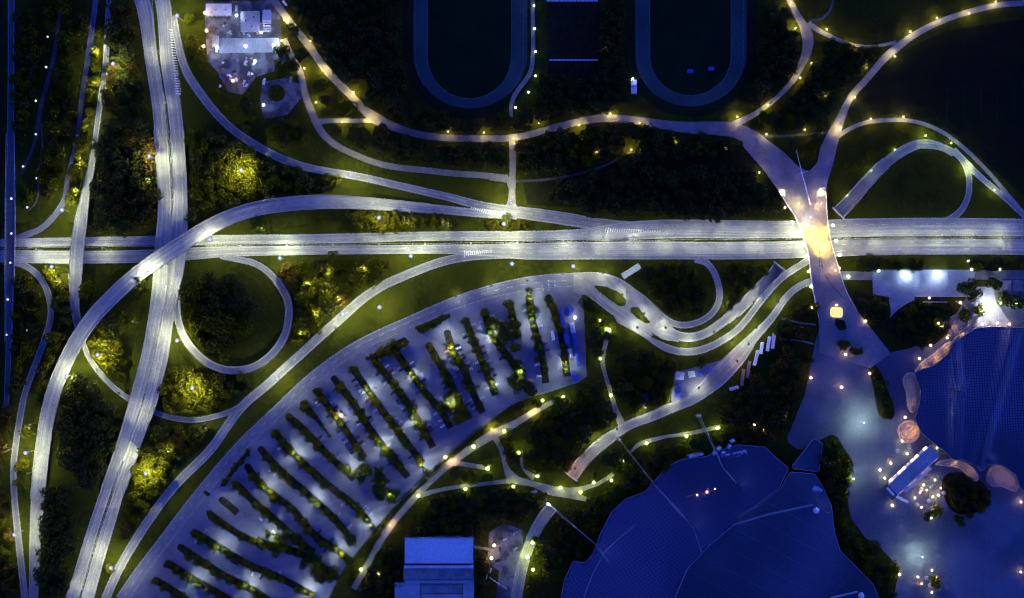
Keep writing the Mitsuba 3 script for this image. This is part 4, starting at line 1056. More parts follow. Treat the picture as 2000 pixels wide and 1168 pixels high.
bp = Polygon([at(x, y, bz(y))[:2] for x, y in BR]).buffer(1.5).buffer(-3).buffer(1.5)
bzm = lambda X, Y: bz(584 - Y / SC)
key = thing('footbridge', 'broad hourglass footbridge with bright edges crossing the motorway', 'footbridge')
put('deck_surface', drape(bp, bzm, 3.0), 'bridge_paving', key)
mid = bp.intersection(poly([(1400, 372), (1800, 372), (1800, 600), (1400, 600)]))
put('deck', drape(mid.buffer(-0.1), bzm, 4.0, -1.2), 'concrete', key)
LE, RE = [(1520, 372), (1538, 400), (1555, 427), (1568, 461), (1579, 499), (1584, 540), (1592, 588), (1599, 622)], [(1613, 376), (1616, 427), (1623, 472), (1637, 520), (1654, 571), (1672, 604)]
for e in (LE, RE):
    w = Way([(x, y, 1, bz(y)) for x, y in e], 0.0)
    put('parapet', sweep(w, [(0.2, -1.25), (0.2, 1.1), (-0.2, 1.1), (-0.2, -1.25)]), 'white_metal', key)
for x, y in ((1588, 425), (1603, 425), (1606, 512), (1622, 512), (1597, 467)):
    p = at(x, y)
    put('pier', MB().tube([[p[0], p[1], 0], [p[0], p[1], 5.6]], [0.7, 0.9], 10).mesh(), 'concrete', key)
for pts in ([(1600, 480), (1601, 515), (1599, 560)], [(1600, 480), (1606, 520), (1624, 556), (1650, 585)]):
    w = Way([(x, y, 1.4, bz(y) + 0.05) for x, y in pts], 0.0)
    put('drain_line', w.strip(w.half, -w.half)[0], 'old_asphalt', key)
ROADS.append(bp.buffer(1))
for i, (x, y, t, L, h, z, lab) in enumerate([(1610, 482, 'gold', 2600, 3.2, 6.6, 'strong golden lamp on the right edge of the footbridge'), (1578, 442, 'peach', 900, 3.5, 6.6, 'peach lamp on the upper left edge of the footbridge'), (1584, 462, 'gold', 900, 3.0, 6.6, 'golden lamp on the left edge of the footbridge middle'), (1583, 424, 'cool', 420, 7, 6.2, 'cool white lamp in the middle of the footbridge head'), (1632, 528, 'peach', 500, 3.5, 6.4, 'peach lamp on the right edge of the footbridge foot'),
                                           (1610, 452, 'gold', 1300, 3.2, 6.6, 'added golden lamp on the upper right edge of the footbridge'), (1560, 398, 'warm', 700, 4, 5.8, 'added warm lamp on the left arm of the footbridge head'), (1604, 398, 'peach', 700, 4, 5.8, 'added peach lamp on the right arm of the footbridge head')]):  # these three are added to strengthen the glow across the deck
    post_lamp('bridge_lamp', x, y, lab, 'lamps on the footbridge', h + 4.0, 0.34, t, L * 3.8, z0=z, down=True, big=0.95, w=3.0)
for i, (x, y, L) in enumerate([(1548, 434, 1500), (1560, 458, 2600), (1567, 478, 2600), (1574, 500, 2000), (1579, 530, 1100), (1584, 560, 900), (1587, 600, 600), (1533, 405, 500), (1627, 440, 700), (1633, 470, 900), (1640, 498, 900)]):
    s = 'left' if x < 1600 else 'right'
    post_lamp('soffit_lamp', x, y, f'bright lamp under the {s} edge of the footbridge, {ORD[i] if i < 8 else ORD[i - 8]} from the top', 'lamps along the footbridge edges', 5.0, 0.4, 'road', 0.32 * L, z0=0.2, w=2.0)
# tall leaning mast with a crossbar north of the bridge
k = thing('cross_mast', 'thin leaning white mast with a crossbar north of the footbridge', 'mast')
put('mast', MB().tube([at(1583, 400, 6.5), at(1568, 345, 15), at(1555, 292, 23)], [0.5, 0.38, 0.15], 8).mesh(), 'white_metal', k)
put('crossbar', MB().tube([at(1556, 341, 16.0), at(1567, 337, 16.2), at(1578, 334, 16.0)], [0.15, 0.28, 0.15], 6).mesh(), 'white_metal', k)
# glowing kiosk
k = thing('lit_kiosk', 'square kiosk glowing yellow-white south of the footbridge', 'kiosk')
p, z = at(1634, 610, 5), 2.6
put('base', MB().box([p[0], p[1], z - 0.5], [11.2, 9.4, 0.7], -0.08).mesh(), 'concrete', k)
kk = put('light_box', flat(Polygon([(p[0] - 2.4, p[1] - 1.6), (p[0] + 2.4, p[1] - 1.9), (p[0] + 2.4, p[1] + 1.6), (p[0] - 2.4, p[1] + 1.9)]).buffer(2.8), z + 3.2, 2.9), 'dark_steel', k)
scene[kk]['emitter'] = glow('cream', 1.05, 2.4, 2.0)
for u in (-0.44, 0.44):
    put('frame', MB().box([p[0] + u * 8.0, p[1], z + 3.22], [0.14, 5.5, 0.14], -0.08).mesh(), 'steel', k)
post_lamp('kiosk_lamp', 1634, 596, 'warm lamp standing just above the glowing kiosk', None, 4, 0.3, 'warm', 120, z0=3)
area('planted_bed', rounded([(1630, 622), (1648, 626), (1652, 642), (1640, 646), (1630, 634)], 0.95), 2.7, 'bed_soil', 'small dark bed just below the glowing kiosk', thick=2.6, keep_off=False)
# motorway lamps of the right half
for i, x in enumerate(range(1180, 2000, 60)):
    if 1555 < x < 1640:
        continue
    y = float(np.interp(x, [1200, 1600, 2000], [470, 466.5, 464]))
    k = thing('motorway_lamp', f'twin-armed lamp in the motorway median, {ORD[i]} from the middle of the picture eastwards', 'street lamp', 'twin-armed lamps of the motorway median')
    p = at(x, y, 12)
    p[2] = 0.3
    pole(k, p, 12, 0.11)
    for sg in (1, -1):
        put('arm', MB().tube([p + [0, 0, 11.6], p + [0, sg * 1.0, 12.2], p + [0, sg * 2.4, 12.3]], 0.07, 5).mesh(), 'steel', k)
        lens(k, p + [0, sg * 2.6, 12.1], 0.9, 'road', 250, 5.0)
        put('lamp_head', MB().box(p + [0, sg * 2.6, 12.13], [1.3, 1.9, 0.2], 0, 0.8).mesh(), 'steel', k)
for x0, y0, x1, y1, h, L, r, t, lab in ((1216, 540, 1250, 519, 4, 2.2, 1.0, 'mint', 'long lit canopy strip lying aslant by the loop road'),):
    k = thing('lit_canopy', lab, 'canopy')
    a, b = at(x0, y0, h), at(x1, y1, h)
    c, yaw, ln = (a + b) / 2, math.atan2(b[1] - a[1], b[0] - a[0]), float(np.linalg.norm(b - a))
    put('roof', MB().box([c[0], c[1], h - 0.3], [ln, 5.4, 0.25], yaw).mesh(), 'white_metal', k)
    for u in (-0.4, 0, 0.4):
        put('leg', MB().tube([[c[0] + u * ln * math.cos(yaw), c[1] + u * ln * math.sin(yaw), 0], [c[0] + u * ln * math.cos(yaw), c[1] + u * ln * math.sin(yaw), h - 0.3]], 0.12, 6).mesh(), 'steel', k)
    for u in (-0.33, 0, 0.33):
        kk = put('light_panel', MB().box([c[0] + u * ln * math.cos(yaw), c[1] + u * ln * math.sin(yaw), h - 0.04], [ln * 0.31, 4.6, 0.16], yaw, 0.94).mesh(), 'paint', k)
        scene[kk]['emitter'] = glow('mint', 0.36, 1.2)
        scene[kk]['bsdf'] = {'type': 'ref', 'id': 'mast_paint'}
RAMPL = [(1215, 575, .7), (1245, 640, 1), (1258, 612, .8), (1300, 640, 1), (1345, 671, 1.2), (1395, 648, .5), (1415, 592, .5), (1440, 622, .8), (1472, 590, .7), (1430, 664, 1.2), (1478, 640, 1), (1520, 590, 1), (1555, 535, .6), (1462, 672, .8), (1178, 533, 1), (1130, 528, .7), (1100, 534, .3), (1030, 548, .5), (960, 558, .6), (890, 578, .5), (1440, 705, .5), (1365, 758, 1), (1310, 785, 1), (1255, 808, .7), (1205, 838, .6), (1165, 862, 1), (1123, 915, .8)]
for i, (x, y, s) in enumerate(RAMPL):
    post_lamp('road_lamp', x, y, f'road lamp along the curved roads right of the car park, {ORD[i]} of their run', 'road lamps of the curved roads', 8.5, 0.36, 'peach' if i in (20, 26) else 'road', 2200 * s, down=True, w=4.0, dot=0.0)
for i, (x, y, s, t) in enumerate([(1040, 1060, 1.2, 'green'), (1030, 1088, 1.3, 'green'), (1041, 1113, .8, 'green'), (965, 1065, .6, 'peach'), (960, 1090, .6, 'peach'), (1072, 985, .5, 'white')]):
    post_lamp('road_lamp', x, y, f'lamp around the small yard beside the blue hall, {ORD[i]} of six', 'lamps of the yard beside the hall', 7, 0.38, t, 1100 * s)
FILL_LAMPS = [(70, 486), (200, 484), (470, 480), (560, 479), (650, 478), (740, 477), (830, 476), (920, 475), (1010, 473.5), (1100, 472), (306, 100), (322, 200), (334, 310), (337, 390), (327, 560), (312, 650), (297, 720), (268, 810), (240, 900), (210, 990), (182, 1080), (160, 1150)]  # median lamps added to brighten the dark stretches between the masts
for i, (x, y) in enumerate(FILL_LAMPS):
    zz = 0.3 if i < 10 else float(np.interp(y, [205, 308, 400, 800, 912, 980], [0.4, 2.2, 6.2, 6.2, 2.5, 0.5]))
    k = thing('motorway_lamp', (f'added slim lamp in the west part of the motorway median, {ORD[i]} from the left edge' if i < 10 else f'added slim lamp in the median of the north-south motorway, {ORD[i - 10]} from the top'), 'street lamp', 'added slim median lamps of the western motorways')
    p = at(x, y, zz + 12)
    p[2] = zz
    pole(k, p, 12, 0.11)
    put('lamp_head', MB().box(p + [0, 0, 12.03], [1.3, 1.9, 0.2], 0, 0.8).mesh(), 'steel', k)
    lens(k, p + [0, 0, 12.0], 0.9, 'road', 1150 * (0.14 if i in (4, 5, 11, 16, 19) else 0.42), 5.0)
MASTS = [(220, 124, 'beside the narrow overpass road, upper left'), (291, 305, 'on the grass left of the north motorway'), (100, 521, 'left of the narrow overpass, below the motorway'), (288, 533, 'inside the curve of the flyover'), (190, 693, 'beside the lit tree clump below the flyover'), (375, 758, 'in the lit tree clump below the loop ramp'), (284, 925, 'in the lit trees right of the south motorway'),
         (49, 885, 'between flyover and west slip road'), (27, 1045, 'on the west slip road near the bottom edge'), (540, 740, 'beside the diagonal slip road, upper of two'), (216, 1110, 'beside the diagonal slip road near the bottom edge'), (684, 341, 'on the northern slip road'), (741, 600, 'on the bank between slip road and car park'), (669, 613, 'at the bend of the diagonal slip road'), (546, 504, 'right of the loop ramp under the motorway'), (802, 500, 'in the grass wedge below the motorway'),
         (984, 437, 'in the bushes between flyover and motorway'), (470, 332, 'inside the big lit tree clump, upper left'), (345, 30, 'at the top edge beside the north motorway'), (740, 425, 'in the shrubs between flyover and motorway'), (1000, 515, 'on the grass below the merging slip road'), (130, 735, 'between flyover and curled slip road'), (120, 410, 'at the unlit slip road, west side'), (1120, 520, 'on the grass above the ring road'), (998, 396, 'at the mouth of the upright street'), (410, 468, 'in the grass between flyover and motorway'), (345, 665, 'on the bank of the loop ramp')]
for x, y, lab in MASTS:
    high_mast(x, y, 'tall light mast ' + lab, L={1000: 700, 345: 1200, 998: 1200, 1120: 600, 470: 2000, 375: 1900, 284: 2000, 190: 1900}.get(x, 1150))

# ------------------------------------------------------------------ plaza, gardens and service yard (lower right)
PLZ = [(1600, 640), (1660, 640), (1690, 640), (1730, 690), (1780, 680), (1850, 640), (1900, 560), (2040, 560), (2040, 1180), (1742, 1180), (1757, 1110), (1722, 1072), (1690, 1050), (1662, 1012), (1652, 955), (1668, 905), (1630, 845), (1560, 880), (1535, 860), (1572, 770), (1584, 710), (1592, 670)]
area('plaza', rounded(PLZ, 6.0), 0.06, 'plaza_paving', 'wide blue paved plaza between the tent roofs', 'plaza')
area('service_yard', poly([(1703, 527), (1905, 527), (1900, 580), (1870, 580), (1786, 580), (1784, 622), (1738, 622), (1736, 580), (1705, 575)]), 0.11, 'yard_concrete', 'pale blue service yard right of the footbridge', 'yard')
area('access_road', poly([(1641, 529), (1703, 531), (1703, 547), (1645, 547)]), 0.10, 'path_paving', 'short bright road stub right of the footbridge', 'road')
area('access_road', poly([(1905, 528), (2040, 528), (2040, 546), (1905, 546)]), 0.10, 'path_paving', 'pale road strip at the right edge under the motorway', 'road')
for q, lab in (([(1668, 570), (1700, 578), (1733, 585), (1736, 625), (1715, 636), (1690, 628), (1674, 605)], 'dark lawn right of the footbridge foot'), ([(1737, 622), (1790, 585), (1850, 590), (1862, 620), (1845, 655), (1815, 676), (1780, 674), (1745, 655), (1730, 640)], 'round dark garden in the middle of the plaza'),
               ([(1638, 650), (1660, 655), (1690, 680), (1690, 700), (1650, 690), (1632, 675)], 'dark planted patch on the plaza below the kiosk'), ([(1696, 705), (1712, 715), (1740, 780), (1745, 815), (1722, 815), (1706, 760)], 'dark strip of shrubs beside the scalloped canopies'),
               ([(1845, 930), (1900, 930), (1930, 960), (1925, 990), (1880, 1005), (1850, 985)], 'dark planted bed between building and round canopy')):
    area('garden_bed', blob(q), 0.24, 'bed_soil', lab, 'garden bed', thick=0.2, keep_off=False)
for pts, lab in (([(1802, 590), (1850, 590)], 'thin pale path crossing the round garden'), ([(1815, 592), (1815, 618)], 'short pale path into the round garden'), ([(1866, 588), (1886, 600), (1895, 620)], 'curved pale path beside the round garden'), ([(1526, 622), (1560, 630), (1594, 634)], 'thin pale path across the dark left slope, upper one'), ([(1532, 663), (1560, 665), (1590, 672)], 'thin pale path across the dark left slope, lower one')):
    road('footpath', [(x, y, 3.5) for x, y in pts], 'path_paving', lab, 0.27, edge=False, cat='footpath')


def tent(name, label, pts, zf, mat_, cell=None, cellarea=None, ang=0.0, joint=0.55, pane='acrylic_pane', seams=None):
    """A cable-net roof: a draped sheet, its panes as separate plates on the joints, and a bright edge cable."""
    p = poly(pts, 8).buffer(2).buffer(-4).buffer(2)
    k = thing(name, label, 'tent roof')
    put('roof_skin', drape(p, zf, 4.0), mat_, k)
    if cell:
        ca, sa = math.cos(ang), math.sin(ang)
        A = poly(cellarea, 8).intersection(p.buffer(-1.5))
        pr = prep(A)
        b = A.bounds
        R = max(b[2] - b[0], b[3] - b[1])
        c0 = np.array([(b[0] + b[2]) / 2, (b[1] + b[3]) / 2])
        m, h = MB(), (cell - joint) / 2
        V = []
        for u in np.arange(-R, R, cell):
            for v in np.arange(-R, R, cell):
                x, y = c0 + [u * ca - v * sa, u * sa + v * ca]
                if not pr.contains(Point(x, y)):
                    continue
                q = [[x + du * ca - dv * sa, y + du * sa + dv * ca] for du, dv in ((-h, -h), (h, -h), (h, h), (-h, h))]
                V += [[a[0], a[1], zf(*a) + 0.35] for a in q]
        m.add(V, np.arange(len(V)).reshape(-1, 4))
        put('roof_pane', m.mesh(), pane, k, kind='stuff')
    if seams:
        c0, R, m = np.array(p.centroid.coords[0]), 200, MB()
        for a_, gap in seams:
            d, n_ = np.array([math.cos(a_), math.sin(a_)]), np.array([-math.sin(a_), math.cos(a_)])
            for o in np.arange(-R, R, gap):
                l = LineString([c0 + n_ * o - d * R, c0 + n_ * o + d * R]).intersection(p.buffer(-0.5))
                for g_ in getattr(l, 'geoms', [l]):
                    if g_.length > 5:
                        q = [g_.interpolate(t).coords[0] for t in np.arange(0, g_.length, 4.0)]
                        m.tube([[x, y, zf(x, y) + 0.12] for x, y in q], 0.16, 4, cap=False)
        put('roof_seam', m.mesh(), 'acrylic_pane', k, kind='stuff')
    e = np.array(p.exterior.simplify(0.3).coords)
    put('edge_cable', MB().tube([[x, y, zf(x, y) + 0.15] for x, y in e], 0.22, 5, cap=False).mesh(), 'steel', k)
    return k


def cable(k, name, pts, r, m='steel'):
    P = [np.array(q, float) for q in pts]
    out = []
    for a, b in zip(P[:-1], P[1:]):
        for t in np.linspace(0, 1, 9)[:-1]:
            out.append(a + (b - a) * t)
    out.append(P[-1])
    return put(name, MB().tube(out, r, 6).mesh(), m, k)


def peaks(base, ps, wave=0.0):
    cs = [(*at(x, y, 10)[:2], h, L) for x, y, h, L in ps]

    def zf(X, Y):
        z = base + sum(h * math.exp(-math.hypot(X - a, Y - b) / L) for a, b, h, L in cs)
        return z + wave * math.sin(X * 0.05 + 1) * math.cos(Y * 0.06)
    return zf


HALL = [(1092, 1185), (1103, 1130), (1119, 1094), (1142, 1098), (1158, 1078), (1170, 1045), (1193, 1000), (1222, 973), (1259, 960), (1283, 933), (1302, 912), (1330, 897), (1378, 891), (1402, 880), (1440, 868), (1494, 872), (1512, 892), (1537, 912), (1520, 950), (1475, 985), (1440, 1003), (1420, 1030), (1385, 1060), (1340, 1110), (1310, 1185)]
zh = peaks(9, [(1352, 1027, 14, 22), (1181, 1079, 12, 18), (1537, 912, 8, 14), (1441, 948, 10, 15), (1430, 1022, 8, 20)], 1.6)
k1 = tent('tent_roof', 'deep blue netted tent roof of the hall with a fine square grid', HALL, zh, 'acrylic_joint', 3.1, HALL, 0.62, 0.75)
k1b = tent('tent_roof', 'smooth dark blue tent roof beside the gridded roof, at the bottom', [(1312, 1185), (1342, 1111), (1388, 1060), (1424, 1030), (1442, 1006), (1478, 987), (1524, 952), (1540, 920), (1590, 925), (1606, 950), (1622, 987), (1628, 1040), (1640, 1075), (1672, 1107), (1705, 1141), (1722, 1185)],
            peaks(8, [(1440, 1015, 8, 18), (1592, 985, 7, 16), (1537, 915, 7, 12), (1480, 1100, 5, 40), (1560, 1120, 3, 40)], 2.2), 'membrane', seams=[(0.9, 13.0), (-0.5, 17.0)])
k1c = tent('tent_roof', 'small blue tent roof at the valley by the wooded plaza edge', [(1541, 914), (1552, 902), (1570, 880), (1588, 855), (1606, 866), (1604, 890), (1600, 922)], peaks(7, [(1540, 912, 6, 12), (1590, 858, 4, 10)], 0.8), 'membrane', seams=[(1.2, 9.0)])
POOL = [(1784, 727), (1822, 714), (1850, 692), (1858, 670), (1905, 641), (1940, 638), (2045, 642), (2045, 985), (2000, 962), (1990, 950), (1984, 928), (1956, 908), (1926, 905), (1914, 922), (1906, 910), (1880, 897), (1860, 898), (1843, 880), (1816, 860), (1796, 842), (1786, 818), (1795, 790), (1798, 764)]


def zp(X, Y):
    x = X / SC + 1000
    y = 584 - Y / SC
    z = 9 + 7 * math.exp(-((x - 1857) / 10.0) ** 2) * (0.4 + 0.6 * math.exp(-((y - 770) / 90.0) ** 2)) + 6 * math.exp(-((x - 1955 + (y - 700) * 0.28) / 14.0) ** 2)
    return z + 9 * math.exp(-math.hypot(x - 1854, y - 761) / 18) + 7 * math.exp(-math.hypot(x - 1924, y - 898) / 12)


k2 = tent('tent_roof', 'tall rippled blue tent roof of the pool hall at the right edge', POOL, zp, 'acrylic_joint', 2.3, POOL, 0.05, 0.5, 'pool_pane')
# masts and cables of the tents
z = lambda x, y: zh(*at(x, y, 10)[:2])
for lab, foot, tip, anchors, rr in (('inclined pale mast of the gridded tent roof, with twin cables into the trees', (1352, 1028, 16), (1283, 952, 46), [(1204, 852), (1209, 858)], 0.9), ('inclined mast at the upper edge of the gridded roof near the white pavilions', (1446, 952, 14), (1413, 915, 38), [(1362, 812), (1367, 812)], 0.7),
                                    ('inclined mast reaching from the lower corner of the gridded roof to the underpass', (1192, 1102, 14), (1164, 1064, 34), [(1040, 961), (1046, 960)], 0.75)):
    k = thing('tent_mast', lab, 'mast', 'inclined masts of the tent roofs')
    a, b = at(*foot[:2], foot[2]), at(*tip[:2], tip[2])
    put('shaft', MB().tube([a + (b - a) * t for t in np.linspace(0, 1, 9)], [0.35 * rr, 0.7 * rr, 0.95 * rr, rr, rr, 0.95 * rr, 0.8 * rr, 0.6 * rr, 0.35 * rr], 10).mesh(), 'mast_paint', k)
    for x, y in anchors:
        cable(k, 'cable', [b, at(x, y, 0.5)], 0.22, 'mast_paint')
        put('anchor', MB().box([*at(x, y)[:2], -0.1], [2.4, 2.4, 1.2], 0.6).mesh(), 'concrete', k)
cable(k1, 'ridge_cable', [at(x, y, z(x, y) + 1.0) for x, y in ((1140, 1166), (1158, 1120), (1181, 1079), (1210, 1050), (1241, 1025))], 0.30)
cable(k1, 'ridge_cable', [at(x, y, z(x, y) + 1.0) for x, y in ((1352, 1028), (1365, 1060), (1370, 1080))], 0.2)
k = thing('tent_mast', 'long nearly horizontal blue mast between the two bottom tent roofs', 'mast')
cable(k, 'shaft', [at(1428, 1026, 18), at(1500, 1005, 21), at(1588, 986, 22)], 0.85, 'mast_paint')
for lab, x, y, zz, r in (('round white ball at the end of the long mast', 1594, 997, 16, 2.6), ('round white ball at the bottom edge beside the dark trees', 1682, 1163, 14, 2.6)):
    k = thing('mast_ball', lab, 'ball', None)
    s_ = trimesh.creation.icosphere(subdivisions=3, radius=r)
    s_.apply_translation(at(x, y, zz))
    put('shell', s_, 'white_metal', k, smooth=True)
    c = at(x, y, zz)
    put('stem', MB().tube([[c[0], c[1], 5], c], [0.6, 0.4], 8).mesh(), 'steel', k)
k = thing('tent_mast', 'short blue mast at the bottom edge beside a white ball', 'mast')
cable(k, 'shaft', [at(1622, 1168, 14), at(1675, 1156, 15)], 0.8)
for i, (x0, y0, x1, y1, h, yaw, m, lab) in enumerate(((1405, 884, 1460, 902, 12, 0.24, 'pale_tarp', 'long pale roof unit on the upper edge of the gridded roof'), (1336, 972, 1386, 984, 13, 0.03, 'blue_tarp', 'flat pale blue roof unit below the orange light row'), (1584, 950, 1603, 974, 11, -0.5, 'pale_tarp', 'pale blue box unit beside the white ball'), (1345, 887, 1374, 892, 11, 0.22, 'white_metal', 'thin white bar unit at the roof edge'))):
    b = house('roof_unit', x0, y0, x1, y1, h, yaw, 'pale_tarp', m, lab, 'roof unit', 0.2)
    put('duct', MB().box([b[1][0], b[1][1], h + 0.28], [b[2][0] * 0.5, 0.8, 0.5], yaw).mesh(), 'steel', b[0])
for i, (x, y, a) in enumerate(((1396, 885, .3), (1404, 876, .8), (1412, 884, .2), (1424, 872, 1.1), (1430, 861, .5), (1420, 888, .1))):
    k = thing('equipment_tent', f'small pale tent cluster by the tent roof edge, {ORD[i]} from the left', 'tent', 'small pale tents at the roof edge')
    c = at(x, y, 10)
    put('roof', MB().box([c[0], c[1], 11.5], [4.2, 2.8, 1.6], a, 0.3).mesh(), 'pale_tarp', k)
    put('wall', MB().box([c[0], c[1], 3], [4.0, 2.6, 8.6], a).mesh(), 'blue_tarp', k)
k = thing('light_gallery', 'thin orange lit gallery slanting across the gridded roof', 'gallery')
a, b = at(1340, 971, 14.5), at(1415, 948, 14.5)
yaw, ln = math.atan2(b[1] - a[1], b[0] - a[0]), float(np.linalg.norm(b - a))
put('walkway', MB().box((a + b) / 2 - [0, 0, 0.5], [ln, 1.6, 0.4], yaw).mesh(), 'rust_panel', k)
for u in np.linspace(-0.42, 0.42, 9):
    c = (a + b) / 2 + [u * ln * math.cos(yaw), u * ln * math.sin(yaw), 0]
    put('rail_post', MB().box(c - [0, 0, 0.1], [0.15, 1.5, 1.1], yaw).mesh(), 'rust_panel', k)
for x, y, L, r in ((1381, 961, 420, .45), (1411, 950, 420, .45), (1362, 967, 160, .3), (1396, 955, 160, .3)):
    c = at(x, y, 15.8)
    post_lamp('gallery_lamp', x, y, {1381: 'brightest orange lamp in the middle of the light gallery', 1411: 'bright orange lamp at the right end of the light gallery', 1362: 'weak orange lamp on the left part of the light gallery', 1396: 'weak orange lamp between the two bright gallery lamps'}[x], None, 1.6, r, 'orange', L * 0.35, 'lamp', z0=14.4)

# glazed bulges along the pool hall edge, lit from inside


def bulge(label, pts, h, lamps, ribs=6, rib_ang=0.6):
    p = blob(pts)
    k = thing('glass_canopy', label, 'glass canopy', 'lit glass canopies along the pool hall')
    c = np.array(p.centroid.coords[0])
    zf = lambda X, Y: 3.0 + h * (1 - math.exp(-p.exterior.distance(Point(X, Y)) / 3.0))
    put('glazing', drape(p, zf, 1.6), 'canopy_glass', k)
    b = p.bounds
    R = math.hypot(b[2] - b[0], b[3] - b[1])
    d, n_ = np.array([math.cos(rib_ang), math.sin(rib_ang)]), np.array([-math.sin(rib_ang), math.cos(rib_ang)])
    for o in np.linspace(-0.42, 0.42, ribs):
        l = LineString([c + n_ * o * R - d * R, c + n_ * o * R + d * R]).intersection(p.buffer(-0.2))
        for g_ in getattr(l, 'geoms', [l]):
            if g_.length > 2:
                q = [g_.interpolate(t, normalized=True).coords[0] for t in np.linspace(0, 1, 9)]
                put('rib', MB().tube([[x, y, zf(x, y) + 0.12] for x, y in q], 0.16, 5).mesh(), 'white_metal', k)
    rings = [p.buffer(-d_) for d_ in (1.6, 3.4)]
    for g_ in [h_ for r_ in rings for h_ in getattr(r_, 'geoms', [r_]) if not r_.is_empty]:
        put('ring_beam', MB().tube([[x, y, zf(x, y) + 0.14] for x, y in g_.exterior.coords], 0.13, 4, cap=False).mesh(), 'dark_steel', k)
    put('edge_beam', MB().tube([[x, y, 3.05] for x, y in p.exterior.coords], 0.3, 5, cap=False).mesh(), 'white_metal', k)
    for i, (x, y, L, t) in enumerate(lamps):
        q = at(x, y, 3)
        globe(k, 'lamp', [q[0], q[1], 2.4], 0.4, t, 1.0 * L)


bulge('long peach canopy on the upper scallop of the pool hall', [(1786, 726), (1800, 706), (1822, 690), (1845, 671), (1856, 668), (1852, 688), (1836, 706), (1812, 718)], 3.5, [(1826, 698, 130, 'peach'), (1846, 680, 90, 'peach'), (1803, 714, 60, 'peach')], 9, 2.4)
bulge('narrow peach canopy between the upper scallops', [(1858, 669), (1868, 655), (1890, 646), (1906, 640), (1888, 656), (1868, 668)], 3, [(1880, 654, 70, 'peach')], 5, 2.4)
bulge('dim round canopy on the left scallop', [(1762, 740), (1776, 727), (1790, 740), (1797, 765), (1793, 790), (1780, 806), (1770, 790), (1768, 765)], 4, [(1781, 785, 45, 'peach'), (1777, 752, 14, 'peach')], 7, 0.3)
bulge('bright orange canopy above the restaurant', [(1752, 835), (1768, 822), (1786, 824), (1794, 842), (1788, 858), (1768, 864), (1754, 852)], 4, [(1781, 838, 170, 'orange'), (1768, 850, 120, 'orange')], 5, 0.8)
bulge('arched peach canopy right of the restaurant', [(1826, 905), (1846, 897), (1876, 900), (1900, 916), (1908, 935), (1898, 940), (1878, 918), (1850, 910)], 3, [(1864, 906, 70, 'peach'), (1893, 920, 60, 'peach')], 8, 1.3)
bulge('round pink ribbed canopy at the right edge', [(1925, 935), (1932, 914), (1950, 906), (1972, 916), (1986, 938), (1982, 958), (1955, 950), (1935, 948)], 4.5, [(1955, 924, 70, 'peach'), (1972, 938, 50, 'orange')], 9, 1.9)
bulge('pale canopy beside the white floodlit square', [(1838, 640), (1850, 622), (1880, 615), (1890, 632), (1870, 650), (1852, 656)], 3, [(1862, 640, 75, 'peach')], 6, 0.5)

# restaurant building on the plaza
k = thing('restaurant', 'oblong restaurant with blue flat roof and bright lit eaves on the plaza', 'building')
A, B, h = at(1744, 957, 6), at(1827, 880, 6), 6.0
yaw = math.atan2(B[1] - A[1], B[0] - A[0])
c, ln = (A + B) / 2, float(np.linalg.norm(B - A))
ca, sa = math.cos(yaw), math.sin(yaw)
off = lambda u, v: c[:2] + [u * ca - v * sa, u * sa + v * ca]
put('wall', MB().box([*c[:2], -0.1], [ln - 3, 11.0, 5.4], yaw).mesh(), 'cream_wall', k)
put('roof', MB().box([*c[:2], 5.31], [ln, 12.6, 0.5], yaw).mesh(), 'roof_grey', k)
for v in (6.1, -6.1):
    put('roof_edge', MB().box([*off(0, v), 5.83], [ln, 0.4, 0.3], yaw).mesh(), 'white_metal', k)
for u in np.linspace(-6, 12, 6):
    put('roof_vent', MB().box([*off(u, -3.4), 5.815], [1.3, 1.2, 0.9], yaw, 0.8).mesh(), 'dark_steel', k)
for sg, n in ((1, 9), (-1, 9)):
    for j in range(n):
        u = ln * ((j + 0.5) / n - 0.5) * 0.9
        mb = MB()
        q = [off(u - 2.0, sg * 5.75), off(u + 2.0, sg * 5.75), off(u + 2.0, sg * 7.6), off(u - 2.0, sg * 7.6)]
        mb.add([[*q[0], 4.9], [*q[1], 4.9], [*q[2], 2.0], [*q[3], 2.0]], [[0, 1, 2, 3]] if sg < 0 else [[3, 2, 1, 0]])
        kk = put('window', mb.mesh(), 'paint', k)
        if j % 3 != 1:
            fv = mb.mesh()
            if fv.face_normals[0][2] < 0:
                fv.invert()
            scene[kk] = mikit.ply(fv, 'paint', emitter=glow('peach', 3.2, 1.0))
put('awning', MB().box([*off(-3, -9.4), 3.0], [ln * 0.62, 2.6, 0.25], yaw).mesh(), 'awning_cloth', k)
put('annex', MB().box([*off(-ln / 2 - 3.3, 0), -0.1], [6.2, 13.5, 4.2], yaw).mesh(), 'dark_steel', k)
put('annex_roof', MB().box([*off(-ln / 2 - 2.2, 0), 4.12], [2.2, 9, 0.3], yaw).mesh(), 'white_metal', k)
put('stair', MB().box([*off(-ln / 2 + 1, -13), 0.06], [2.6, 12, 0.5], yaw + 0.35).mesh(), 'white_metal', k)
